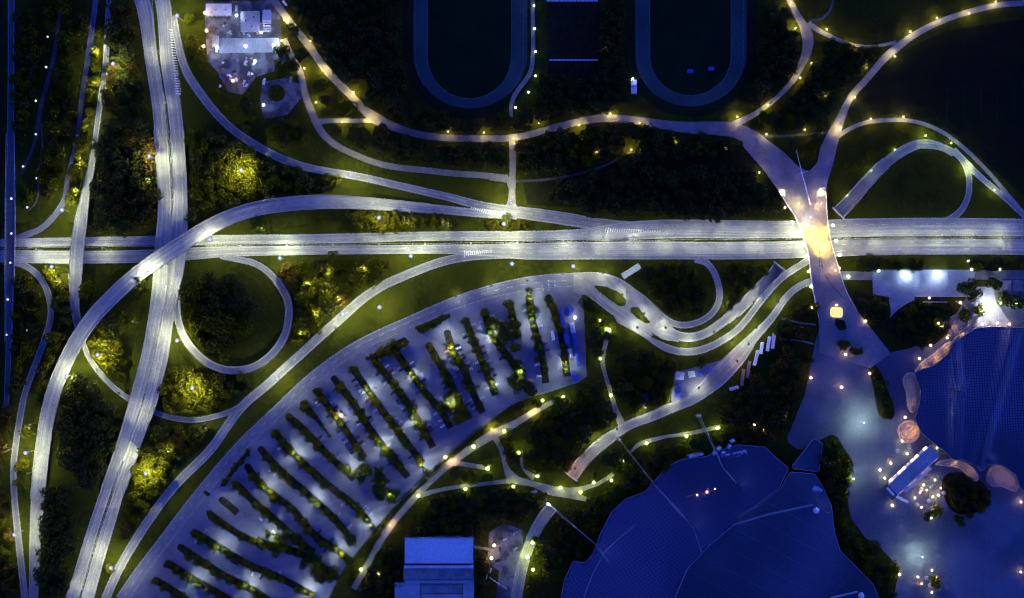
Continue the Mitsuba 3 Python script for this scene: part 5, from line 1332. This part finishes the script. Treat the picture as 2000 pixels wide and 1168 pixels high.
TER = [(1762, 862, .8, 'warm'), (1740, 905, 1, 'warm'), (1719, 918, 1, 'warm'), (1780, 849, .6, 'orange'), (1772, 886, 1.1, 'warm'), (1728, 934, 1.1, 'warm'), (1743, 987, 1.0, 'warm'), (1804, 947, .9, 'warm'), (1826, 937, .8, 'warm'), (1787, 973, .8, 'warm'), (1833, 967, 1.2, 'warm'), (1822, 970, .8, 'warm'), (1800, 991, .5, 'orange'), (1827, 994, .9, 'warm'), (1819, 1012, .7, 'warm'), (1810, 957, .5, 'warm'), (1830, 875, 1.0, 'warm'), (1838, 953, .3, 'orange'), (1797, 962, .4, 'orange'),
       (1752, 1105, .5, 'warm'), (1757, 1122, .9, 'warm'), (1793, 1127, .5, 'peach'), (1820, 1114, .7, 'peach'), (1826, 1138, .8, 'warm'), (1820, 1157, .7, 'warm'), (1800, 1140, .4, 'orange'), (1830, 1128, .4, 'orange'), (1994, 980, 1, 'peach'), (1994, 1117, 1, 'peach')]
for i, (x, y, s, t) in enumerate(sorted(TER)):
    post_lamp('terrace_lamp', x, y, f'warm terrace lamp about the restaurant, {ORD[i]} from the left', 'warm lamps of the restaurant terraces', 3.2, 0.36, t, 230 * s, 'lamp')
r3 = np.random.default_rng(8)
for i, (x, y) in enumerate([(1798, 955), (1808, 965), (1818, 950), (1812, 978), (1828, 980), (1790, 985), (1842, 962), (1806, 1000), (1775, 872), (1752, 880), (1735, 895), (1808, 1128), (1815, 1142), (1790, 1140)]):
    k = thing('parasol', f'dim terrace parasol among the warm lamps, {ORD[i]} of the restaurant parasols', 'parasol', 'parasols on the restaurant terraces')
    p = at(x, y)
    a = np.arange(9) * np.pi / 4
    v = np.vstack([np.column_stack([2 * np.cos(a[:8]), 2 * np.sin(a[:8]), a[:8] * 0 + 2.3]), [[0, 0, 3.0]]]) + p
    put('canopy', trimesh.Trimesh(v, [[j, (j + 1) % 8, 8] for j in range(8)], process=False), ['awning_cloth', 'rust_panel', 'cream_wall'][i % 3], k)
    put('pole', MB().tube([p, p + [0, 0, 2.9]], 0.05, 5).mesh(), 'steel', k)
# other lamps of the plaza
PL = [(1691, 627, 1, 'peach'), (1652, 692, 1, 'peach'), (1699, 729, .8, 'peach'), (1644, 756, 1.5, 'orange'), (1876, 591, 1, 'peach'), (1833, 631, .8, 'warm'), (1839, 638, .8, 'peach'), (1818, 674, .8, 'peach'), (1815, 582, .6, 'peach'), (1584, 738, .8, 'orange'), (1532, 811, .7, 'mint'), (1474, 829, .9, 'peach'), (1491, 840, 1.0, 'orange'), (1639, 524, .7, 'warm'), (1892, 510, .6, 'white'), (1898, 526, .7, 'mint'), (1953, 526, .8, 'mint'), (1716, 529, .8, 'mint'), (1657, 540, 1.6, 'mint'), (1985, 592, .7, 'green'), (1954, 592, .9, 'green'), (1918, 633, .7, 'orange'), (1948, 631, .9, 'orange'), (1972, 633, .7, 'orange'), (1796, 700, .6, 'peach'), (1850, 660, .7, 'peach'), (1768, 815, .6, 'peach')]
for i, (x, y, s, t) in enumerate(sorted(PL)):
    post_lamp('plaza_lamp', x, y, f'lamp on the plaza and its edges, {ORD[i]} from the left of the lone ones', 'lone lamps about the plaza', 4.6, 0.40, t, 190 * s, 'lamp')
for x, y, h, L, r, t, lab in ((1688, 826, 16, 2900, .6, 'mint', 'tall mint floodlight on the left plaza'), (1802, 1088, 16, 1900, .6, 'mint', 'tall mint floodlight on the lower plaza'), (1930, 604, 9, 2300, .6, 'white', 'blinding white floodlight at the square above the pool roof'), (1775, 537, 7, 1700, .5, 'cool', 'cool floodlight at the service yard, left of two'), (1835, 536, 7, 1700, .5, 'cool', 'cool floodlight at the service yard, right of two'), (1668, 935, 14, 1500, .5, 'mint', 'tall mint floodlight beside the dark tree belt')):
    post_lamp('floodlight', x, y, lab, None, h, r, t, L, 'floodlight', down=x not in (1930,), w=8.0)
area('white_square', rounded([(1912, 560), (1940, 560), (1945, 590), (1975, 632), (1965, 640), (1905, 638), (1895, 645), (1915, 610)], 1.2), 0.12, 'yard_concrete', 'small paved square under the white floodlight', 'square')
k = thing('service_shed', 'row of low violet roofed sheds at the right edge', 'shed')
for x in (1965, 1988, 2011):
    p = at(x, 558, 3)
    put('wall', MB().box([*p[:2], 0], [8.5, 9, 3]).mesh(), 'cream_wall', k)
    put('roof', MB().box([*p[:2], 3], [9.4, 10, 0.5], 0, 0.93).mesh(), 'roof_felt', k)
k = thing('garden_hut', 'grey hut with slatted roof on the dark patch below the kiosk', 'hut')
p = at(1652, 676, 3)
put('wall', MB().box([*p[:2], 0], [8, 2.6, 2.8], 0.35).mesh(), 'cream_wall', k)
put('roof', MB().box([*p[:2], 2.8], [8.6, 3.2, 0.4], 0.35, 0.9).mesh(), 'roof_grey', k)

# ------------------------------------------------------------------ trailers and stalls on the service road
for i, (x0, y0, x1, y1, m, lab) in enumerate(((1513, 651, 1509, 681, 'roof_sheet', 'pale semi-trailer at the right end of the slanted row'), (1504, 657, 1499, 686, 'roof_sheet', 'pale semi-trailer, second from the right in the slanted row'), (1490, 668, 1486, 691, 'roof_sheet', 'short pale trailer in the middle of the slanted row'), (1481, 684, 1474, 714, 'roof_sheet', 'pale semi-trailer left of the short one'), (1465, 705, 1460, 739, 'rust_panel', 'pinkish semi-trailer, right of two'), (1453, 721, 1449, 753, 'rust_panel', 'pinkish semi-trailer, left of two'), (1425, 761, 1443, 756, 'pale_tarp', 'short pale trailer lying across the end of the row'))):
    k = thing('semi_trailer', lab, 'trailer', 'trailers along the service road')
    a, b = at(x0, y0, 4), at(x1, y1, 4)
    c, yaw, ln = (a + b) / 2, math.atan2(b[1] - a[1], b[0] - a[0]), float(np.linalg.norm(b - a))
    put('box', MB().box([*c[:2], 1.1], [ln, 2.6, 2.9], yaw).mesh(), m, k)
    put('roof', MB().box([*c[:2], 4.0], [ln + 0.1, 2.7, 0.12], yaw, 0.97).mesh(), m, k)
    d = np.array([math.cos(yaw), math.sin(yaw), 0])
    n_ = np.array([-d[1], d[0], 0])
    for u in (-0.38, -0.28, 0.3):
        q = np.array([*c[:2], 0.65]) + d * u * ln
        put('axle', MB().tube([q - n_ * 1.2, q + n_ * 1.2], 0.48, 8).mesh(), 'rubber', k)
for i, (x, y, l, w, a, m, lab) in enumerate(((1328, 734, 7.5, 7, -0.1, 'pale_tarp', 'bright blue-white stall roof at the head of the dark service corner'), (1351, 731, 6, 5.5, 0.2, 'pale_tarp', 'smaller pale stall roof beside the bright one'), (1326, 753, 5, 6, -0.1, 'blue_tarp', 'blue stall just below the bright stall roof'), (1324, 770, 7, 6, 0, 'blue_tarp', 'blue stall nearest the service road kerb'), (1384, 722, 5, 5, 0.4, 'blue_tarp', 'dim blue stall towards the trailers'), (1262, 778, 9, 10, 0.5, 'blue_tarp', 'large deep blue tent beside the lone white strip'), (1368, 730, 5, 5, .2, 'blue_tarp', 'dim blue stall between two others'))):
    k = thing('market_stall', lab, 'stall', 'blue stalls beside the service road')
    p = at(x, y, 3)
    put('roof', MB().box([*p[:2], 2.6], [l, w, 1.3], a, 0.25).mesh(), m, k)
    put('wall', MB().box([*p[:2], 0], [l * 0.94, w * 0.94, 2.6], a).mesh(), m, k)
k = thing('parked_van', 'white van lying aslant beside the large deep blue tent', 'van')
p = at(1258, 791)
put('body', MB().box([*p[:2], 0.4], [6.6, 2.2, 2.0], -1.05, 0.93).mesh(), 'paint_white', k)
put('windscreen', MB().box([p[0] + 3.0 * math.cos(-1.05), p[1] + 3.0 * math.sin(-1.05), 1.2], [0.5, 1.7, 0.8], -1.05, 0.8).mesh(), 'car_glass', k)
area('service_corner', rounded([(1315, 728), (1400, 706), (1435, 695), (1400, 730), (1350, 775), (1310, 792)], 0.95), 0.06, 'lane_asphalt', 'dark blue paved corner behind the service road', 'yard', keep_off=True)

# ------------------------------------------------------------------ the blue hall at the bottom and its yard
area('hall_yard', rounded([(955, 1040), (985, 1022), (1022, 1035), (1020, 1085), (1000, 1172), (968, 1172), (975, 1115), (952, 1100)], 0.95), 0.07, 'yard_gravel', 'small violet yard with cars beside the blue hall', 'yard')
k = thing('sports_hall', 'large hall with bright blue flat roof and darker stepped roofs below', 'building')
for nm, x0, y0, x1, y1, h, m in (('main', 790, 1050, 925, 1101, 15, 'roof_sheet'), ('upper_step', 789, 1104, 925, 1110, 13.5, 'roof_sheet'), ('middle_step', 788, 1111, 925, 1132, 12, 'roof_felt'), ('band', 790, 1133, 925, 1139.5, 11, 'roof_grey'), ('lower', 821, 1141, 903, 1159, 9.5, 'roof_felt'), ('side', 771, 1138, 820, 1185, 10, 'roof_grey'), ('corner', 904, 1135, 926, 1185, 10.2, 'roof_grey'), ('lowest', 821, 1160, 903, 1185, 9, 'roof_grey')):
    A, B = at(x0, y0, h), at(x1, y1, h)
    c, sz = (A + B) / 2, np.abs(B - A)
    put('wall', MB().box([*c[:2], -0.1], [sz[0] - 0.6, sz[1] - 0.3, h]).mesh(), 'concrete', k)
    r_ = put('roof', MB().box([*c[:2], h - 0.09], [sz[0], sz[1], 0.4], 0.0).mesh(), m, k)
    m_ = MB()
    if nm in ('main', 'middle_step', 'side'):
        for x in np.arange(c[0] - sz[0] / 2 + 2.4, c[0] + sz[0] / 2 - 1, 4.8):
            m_.box([x, c[1], h + 0.311], [0.12, sz[1] - 0.5, 0.07])
        put('roof_seams', m_.mesh(), m, r_, kind='stuff')
    if nm == 'main':
        for sx, sy, lx, ly in ((0, sz[1] / 2 - .25, sz[0], .5), (0, -sz[1] / 2 + .25, sz[0], .5), (-sz[0] / 2 + .25, 0, .5, sz[1] - 1), (sz[0] / 2 - .25, 0, .5, sz[1] - 1)):
            put('roof_edge', MB().box([c[0] + sx, c[1] + sy, h + 0.312], [lx, ly, 0.45]).mesh(), 'roof_felt', k)
for i, (x, y, a, col) in enumerate(((978, 1053, .3, 'black'), (985, 1054, .2, 'white'), (976, 1072, 1.5, 'black'), (1006, 1072, .6, 'silver'), (972, 1095, .2, 'black'), (980, 1092, .4, 'grey'), (998, 1037, .5, 'blue'), (1006, 1041, .5, 'silver'), (958, 1114, 1.2, 'silver'))):
    car(x, y, a, col, f'{col} car in the small yard beside the blue hall, {ORD[i]} of its cars', 'cars in the yard beside the blue hall')
k = thing('glass_roof', 'slanted greenish glass canopy right of the access road', 'canopy')
p = at(1068, 1076, 4)
put('pane', MB().box([*p[:2], 4.0], [13.5, 7.5, 0.15], -0.35).mesh(), 'canopy_glass', k)
for v in (-3.7, 3.7):
    put('beam', MB().box([p[0] + v * 0.34, p[1] + v * 0.94, 3.7], [13.8, 0.3, 0.7], -0.35).mesh(), 'white_metal', k)
for u in (-6, 6):
    for v in (-3.6, 3.6):
        q = p[:2] + [u * 0.94 + v * 0.34, -u * 0.34 + v * 0.94]
        put('leg', MB().tube([[*q, 0], [*q, 3.7]], 0.12, 6).mesh(), 'steel', k)
for x0, y0, x1, y1, lab in ((957, 1128, 990, 1150, 'long white barrier bar left of the access road'), (952, 1112, 950, 1135, 'short white barrier bar near the hall')):
    k = thing('barrier', lab, 'barrier')
    a, b = at(x0, y0), at(x1, y1)
    yaw = math.atan2(b[1] - a[1], b[0] - a[0])
    put('bar', MB().box((a + b) / 2 + [0, 0, 0.8], [float(np.linalg.norm(b - a)), 0.5, 0.3], yaw).mesh(), 'paint', k)
    for q in (a, b):
        put('post', MB().box(q, [0.4, 0.4, 0.8], yaw).mesh(), 'steel', k)

# ------------------------------------------------------------------ planting
OFF_U = unary_union([p.simplify(0.3).buffer(0) for p in ROADS]).difference(unary_union(BEDS))
OFF = prep(OFF_U)
for i, (x, y, s_, t) in enumerate(sorted(PATHLAMPS)):
    if t == 'green' and s_ > 0.45:
        a_ = rng.uniform(0, 6.28)
        x_, y_ = x + 12 * math.cos(a_), y + 12 * math.sin(a_)
        if not OFF_U.buffer(1.5).contains(Point(*at(x_, y_)[:2])):
            tree('broad_tree', x_, y_, rng.uniform(3.2, 4.6), 'c', f'small green-lit tree beside the {ORD[i]} lamp from the west on the lower paths')
            TREES.append((*at(x_, y_)[:2], 3.5))
grove('broad_tree', [[(688, 912), (735, 906), (762, 950), (745, 978), (712, 950)]], 'dark broad tree in the gap at the foot of the middle car park rows', 'eac', 'trees in the gap at the foot of the rows', 9, 14, 14)
grove('broad_tree', [[(565, 1062), (600, 1066), (668, 1118), (640, 1138), (588, 1098)]], 'dark broad tree below the big round lit tree in the car park', 'eea', 'trees below the big round lit tree', 9, 13, 14)
grove('broad_tree', [[(858, 770), (892, 752), (908, 800), (888, 822)], [(962, 628), (1003, 628), (1006, 682), (975, 684)], [(1000, 735), (1045, 745), (1040, 766), (1005, 772)]], 'dark broad tree filling a gap between the eastern car park rows', 'eac', 'gap trees of the eastern car park', 9, 14, 14)
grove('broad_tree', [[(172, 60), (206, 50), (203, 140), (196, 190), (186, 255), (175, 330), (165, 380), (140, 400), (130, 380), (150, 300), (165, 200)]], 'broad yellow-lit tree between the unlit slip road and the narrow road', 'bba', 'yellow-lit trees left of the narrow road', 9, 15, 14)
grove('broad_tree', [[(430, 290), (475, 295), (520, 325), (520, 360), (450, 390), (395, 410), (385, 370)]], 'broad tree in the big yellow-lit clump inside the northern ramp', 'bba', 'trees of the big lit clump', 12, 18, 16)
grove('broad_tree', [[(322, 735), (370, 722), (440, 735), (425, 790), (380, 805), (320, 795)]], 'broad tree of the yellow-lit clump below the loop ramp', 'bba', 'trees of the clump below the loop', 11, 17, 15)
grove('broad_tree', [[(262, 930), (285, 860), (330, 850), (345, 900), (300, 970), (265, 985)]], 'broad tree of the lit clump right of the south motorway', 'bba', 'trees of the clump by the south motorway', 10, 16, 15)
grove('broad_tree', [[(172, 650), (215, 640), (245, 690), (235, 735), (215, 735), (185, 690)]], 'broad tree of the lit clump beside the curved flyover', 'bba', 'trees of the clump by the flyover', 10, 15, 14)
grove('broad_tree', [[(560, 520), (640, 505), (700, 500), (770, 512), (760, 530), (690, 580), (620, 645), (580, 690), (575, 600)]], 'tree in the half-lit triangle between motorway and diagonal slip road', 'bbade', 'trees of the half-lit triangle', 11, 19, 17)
for x, y, r, l, lab in ((176, 565, 19, 'a', 'big round tree beside the narrow overpass'), (257, 624, 18, 'a', 'lone round tree left of the north-south motorway'), (216, 628, 17, 'e', 'dark round tree left of the lone round one'), (276, 556, 17, 'c', 'bright green tree under the flyover curve'), (225, 527, 12, 'b', 'small tree close under the flyover'), (507, 438, 18, 'c', 'lone round green tree above the motorway'), (625, 433, 13, 'a', 'small dim round tree above the motorway'), (650, 352, 17, 'b', 'lone lit tree below the northern slip road'), (105, 535, 15, 'b', 'lit tree right of the west slip road, upper one'), (117, 560, 16, 'b', 'lit tree right of the west slip road, lower one'), (58, 840, 14, 'b', 'lit tree between flyover and west slip road, upper one'), (50, 905, 15, 'b', 'lit tree between flyover and west slip road, lower one'), (45, 945, 13, 'a', 'dim tree between flyover and west slip road'),
                       (216, 1108, 10, 'b', 'small lit tree at the slip road near the bottom edge'), (540, 182, 12, 'c', 'round green tree in the gravel turning loop'), (551, 102, 15, 'c', 'round green tree below the depot lamp'), (552, 135, 17, 'b', 'round green tree left of the side street'), (572, 130, 14, 'c', 'green tree close to the side street lamp'), (678, 210, 20, 'a', 'wide grey-green tree in the footpath triangle'), (625, 170, 15, 'c', 'green tree in the footpath triangle, upper one'), (640, 200, 13, 'e', 'dark tree in the footpath triangle'), (576, 62, 14, 'e', 'dark tree beside the upper footpath'), (590, 110, 14, 'e', 'dark tree between side street and footpath'), (1655, 556, 0, 'e', ''), (1955, 588, 16, 'c', 'green lit tree right of the white square'), (1984, 592, 15, 'c', 'green lit tree at the right edge'), (1937, 556, 14, 'e', 'round tree on the pale road above the white square'), (1882, 560, 18, 'e', 'dark tree left of the white square, upper one'), (1900, 575, 13, 'e', 'dark tree left of the white square, nearer one'), (1880, 612, 15, 'a', 'grey-green tree over the pale canopy'), (1905, 605, 13, 'a', 'grey-green tree touching the white floodlit square'), (1693, 516, 18, 'e', 'very dark tree right of the footbridge'), (1770, 520, 14, 'e', 'dark tree above the service yard'), (1830, 640, 9, 'b', 'small lit tree in the round garden'),
                       (1827, 995, 12, 'b', 'lit tree at the lower terrace'), (1810, 1005, 10, 'c', 'small lit tree left of the lower terrace'), (1870, 1015, 12, 'e', 'dark pointed tree right of the terraces'), (1742, 1106, 14, 'b', 'lit tree at the lower end of the dark tree belt'), (1822, 1135, 13, 'b', 'lit tree among the bottom lamps'), (1190, 655, 12, 'c', 'green lit tree at the path below the forked road'), (1045, 1053, 9, 'c', 'green lit tree on the access road, upper one'), (1043, 1096, 9, 'c', 'green lit tree on the access road, lower one'), (1012, 886, 8, 'c', 'narrow green lit tree in the dark central wood'), (770, 965, 15, 'c', 'bright green tree at the foot of the car park'), (1012, 715, 15, 'c', 'bright green tree in the eastern car park'), (985, 655, 16, 'e', 'dark broad tree in the eastern car park'), (988, 435, 14, 'e', 'grey bush around the mast between flyover and motorway'), (285, 365, 15, 'b', 'lit tree left of the north motorway')):
    if r:
        tree('broad_tree', x, y, r * SC, l, lab)
        TREES.append((*at(x, y)[:2], r * SC))
grove('shrub', [[(715, 700), (760, 672), (790, 658), (800, 668), (770, 690), (735, 700)]], 'dark shrub in the leaf-shaped bed by the ring road', 'eab', 'shrubs of the leaf-shaped bed', 5, 9, 9, 'shrub')
grove('shrub', [[(812, 640), (850, 622), (880, 612), (880, 620), (850, 636), (818, 650)]], 'dark shrub in the slim bed by the ring road', 'eab', 'shrubs of the slim bed', 4, 7, 7, 'shrub')
grove('shrub', [[(428, 950), (470, 895), (492, 872), (488, 884), (452, 930), (440, 950)]], 'dark shrub in the long bed at the western row heads', 'eab', 'shrubs of the long western bed', 4, 7, 7, 'shrub')
grove('broad_tree', [[(1845, 932), (1900, 930), (1928, 960), (1922, 988), (1880, 1003), (1852, 985)]], 'dim brownish tree in the round planted bed beside the restaurant', 'dea', 'trees of the round bed beside the restaurant', 9, 14, 13)
grove('broad_tree', [[(1698, 708), (1712, 716), (1740, 780), (1744, 812), (1724, 814), (1708, 762)]], 'dim tree in the narrow strip beside the scalloped canopies', 'eda', 'trees of the narrow plaza strip', 8, 13, 12)
grove('shrub', [[(672, 412), (760, 415), (890, 428), (880, 448), (700, 448)]], 'roadside shrub in the lit strip between flyover and motorway', 'bbade', 'shrubs of the strip between flyover and motorway', 7, 12, 10, 'shrub')
grove('shrub', [[(950, 428), (1035, 435), (1030, 446), (955, 448)]], 'low shrub around the mast at the merging lanes', 'bad', 'shrubs around the mast at the merging lanes', 5, 8, 7, 'shrub')
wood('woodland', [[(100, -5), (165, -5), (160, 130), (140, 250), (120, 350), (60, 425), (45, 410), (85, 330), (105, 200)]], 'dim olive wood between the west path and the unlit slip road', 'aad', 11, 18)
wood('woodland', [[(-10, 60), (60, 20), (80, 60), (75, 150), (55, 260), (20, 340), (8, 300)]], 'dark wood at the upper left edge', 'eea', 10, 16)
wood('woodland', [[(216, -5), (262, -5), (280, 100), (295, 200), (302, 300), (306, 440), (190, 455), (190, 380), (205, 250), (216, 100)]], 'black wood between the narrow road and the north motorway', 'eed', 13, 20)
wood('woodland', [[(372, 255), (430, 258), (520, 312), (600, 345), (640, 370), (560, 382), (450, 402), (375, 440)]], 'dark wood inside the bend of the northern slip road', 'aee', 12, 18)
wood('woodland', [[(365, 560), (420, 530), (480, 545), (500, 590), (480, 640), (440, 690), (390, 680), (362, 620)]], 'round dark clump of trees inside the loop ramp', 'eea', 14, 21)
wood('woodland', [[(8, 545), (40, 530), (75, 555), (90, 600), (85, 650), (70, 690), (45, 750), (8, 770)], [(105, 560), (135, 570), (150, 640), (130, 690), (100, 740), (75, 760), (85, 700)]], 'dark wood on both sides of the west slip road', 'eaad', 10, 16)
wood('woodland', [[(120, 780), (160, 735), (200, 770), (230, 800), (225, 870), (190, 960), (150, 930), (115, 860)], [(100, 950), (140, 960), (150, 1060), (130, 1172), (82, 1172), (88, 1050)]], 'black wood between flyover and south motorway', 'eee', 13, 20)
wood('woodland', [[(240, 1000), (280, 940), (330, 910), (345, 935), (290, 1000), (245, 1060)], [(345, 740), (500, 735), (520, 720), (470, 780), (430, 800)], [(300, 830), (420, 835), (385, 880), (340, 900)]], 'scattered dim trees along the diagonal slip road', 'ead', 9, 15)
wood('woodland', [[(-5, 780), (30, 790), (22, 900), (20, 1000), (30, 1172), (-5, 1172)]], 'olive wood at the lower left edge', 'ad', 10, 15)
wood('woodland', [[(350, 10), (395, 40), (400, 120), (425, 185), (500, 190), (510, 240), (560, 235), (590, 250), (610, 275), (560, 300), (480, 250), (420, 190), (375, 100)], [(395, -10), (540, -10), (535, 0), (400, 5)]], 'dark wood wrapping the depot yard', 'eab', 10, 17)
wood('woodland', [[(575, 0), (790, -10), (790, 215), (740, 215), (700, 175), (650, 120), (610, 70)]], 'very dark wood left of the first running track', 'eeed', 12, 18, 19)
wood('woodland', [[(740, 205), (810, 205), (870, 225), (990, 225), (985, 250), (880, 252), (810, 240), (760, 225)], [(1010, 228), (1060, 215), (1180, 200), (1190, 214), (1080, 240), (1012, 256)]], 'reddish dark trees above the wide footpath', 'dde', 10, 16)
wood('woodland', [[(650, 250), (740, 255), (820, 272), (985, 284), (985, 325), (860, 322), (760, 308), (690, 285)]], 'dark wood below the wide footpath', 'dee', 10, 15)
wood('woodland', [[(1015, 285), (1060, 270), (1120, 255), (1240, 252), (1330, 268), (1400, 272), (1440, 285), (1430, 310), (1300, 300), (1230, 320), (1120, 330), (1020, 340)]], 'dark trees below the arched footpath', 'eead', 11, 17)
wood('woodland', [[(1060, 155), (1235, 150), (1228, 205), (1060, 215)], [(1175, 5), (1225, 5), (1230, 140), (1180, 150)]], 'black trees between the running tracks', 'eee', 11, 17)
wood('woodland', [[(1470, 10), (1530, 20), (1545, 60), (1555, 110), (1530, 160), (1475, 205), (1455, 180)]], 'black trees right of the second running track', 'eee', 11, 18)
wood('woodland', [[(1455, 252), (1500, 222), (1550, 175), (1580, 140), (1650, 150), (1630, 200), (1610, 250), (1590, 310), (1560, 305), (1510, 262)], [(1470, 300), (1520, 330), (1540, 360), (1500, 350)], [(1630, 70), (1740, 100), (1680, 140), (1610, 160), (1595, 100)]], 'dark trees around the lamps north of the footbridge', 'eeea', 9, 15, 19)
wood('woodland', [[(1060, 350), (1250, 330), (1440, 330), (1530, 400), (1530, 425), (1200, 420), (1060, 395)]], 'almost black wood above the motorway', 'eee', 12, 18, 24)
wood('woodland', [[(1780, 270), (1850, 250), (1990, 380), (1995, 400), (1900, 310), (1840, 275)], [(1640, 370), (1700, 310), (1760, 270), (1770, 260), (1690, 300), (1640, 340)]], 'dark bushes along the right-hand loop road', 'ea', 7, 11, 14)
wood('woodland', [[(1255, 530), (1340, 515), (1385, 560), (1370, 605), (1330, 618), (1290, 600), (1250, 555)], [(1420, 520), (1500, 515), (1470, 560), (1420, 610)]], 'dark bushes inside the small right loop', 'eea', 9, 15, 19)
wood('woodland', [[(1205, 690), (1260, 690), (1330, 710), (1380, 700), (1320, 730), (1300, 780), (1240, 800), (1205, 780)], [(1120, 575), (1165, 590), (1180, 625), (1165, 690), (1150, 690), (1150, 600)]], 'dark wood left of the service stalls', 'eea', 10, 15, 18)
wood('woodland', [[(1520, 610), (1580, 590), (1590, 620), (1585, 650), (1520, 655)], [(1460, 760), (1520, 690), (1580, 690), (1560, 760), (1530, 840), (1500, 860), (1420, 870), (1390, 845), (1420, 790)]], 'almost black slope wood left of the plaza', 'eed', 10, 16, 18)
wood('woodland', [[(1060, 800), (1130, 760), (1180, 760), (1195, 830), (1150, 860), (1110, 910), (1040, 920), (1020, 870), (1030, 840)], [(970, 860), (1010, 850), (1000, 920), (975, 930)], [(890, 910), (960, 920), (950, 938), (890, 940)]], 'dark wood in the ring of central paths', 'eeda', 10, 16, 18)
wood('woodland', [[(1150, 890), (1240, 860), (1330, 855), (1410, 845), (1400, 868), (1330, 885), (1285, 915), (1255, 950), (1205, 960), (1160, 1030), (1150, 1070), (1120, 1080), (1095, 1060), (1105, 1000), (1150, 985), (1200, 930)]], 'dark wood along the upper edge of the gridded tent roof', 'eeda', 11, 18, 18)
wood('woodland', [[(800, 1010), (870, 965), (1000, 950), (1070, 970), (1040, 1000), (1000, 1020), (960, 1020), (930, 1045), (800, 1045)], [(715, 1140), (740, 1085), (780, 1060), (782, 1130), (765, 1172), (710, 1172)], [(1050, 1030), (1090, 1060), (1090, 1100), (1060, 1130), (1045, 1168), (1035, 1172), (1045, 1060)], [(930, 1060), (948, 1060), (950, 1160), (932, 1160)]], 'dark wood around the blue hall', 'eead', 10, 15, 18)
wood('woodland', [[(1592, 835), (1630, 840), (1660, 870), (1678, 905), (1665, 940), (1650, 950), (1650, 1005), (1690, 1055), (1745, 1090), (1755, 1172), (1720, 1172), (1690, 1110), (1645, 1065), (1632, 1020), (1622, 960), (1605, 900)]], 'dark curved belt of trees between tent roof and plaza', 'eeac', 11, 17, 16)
wood('shrubbery', [[(1674, 580), (1730, 590), (1730, 630), (1690, 625)], [(1745, 625), (1790, 592), (1845, 596), (1850, 640), (1800, 670), (1750, 650)], [(1640, 655), (1685, 690), (1640, 680)], [(1700, 712), (1740, 790), (1742, 812), (1722, 810)], [(1850, 935), (1900, 935), (1925, 985), (1860, 985)], [(1790, 1130), (1900, 1110), (1930, 1140), (1900, 1172), (1850, 1172)], [(1660, 508), (1720, 508), (1800, 512), (1800, 522), (1700, 524)], [(1890, 508), (2000, 505), (2000, 520), (1895, 522)]], 'dark garden shrubs in the plaza beds', 'eae', 7, 12, 11, 'shrubs')


# ------------------------------------------------------------------ materials join the scene under names of their own
for d in list(scene.values()):
    if isinstance(d.get('bsdf'), dict) and d['bsdf'].get('type') == 'ref' and not d['bsdf']['id'].startswith('look_'):
        d['bsdf'] = {'type': 'ref', 'id': 'look_' + d['bsdf']['id']}
scene.update({'look_' + k: v for k, v in looks.items()})
scene['sky']['sampling_weight'] = float(AMB / (1 - AMB) * sum(WEIGHTS))
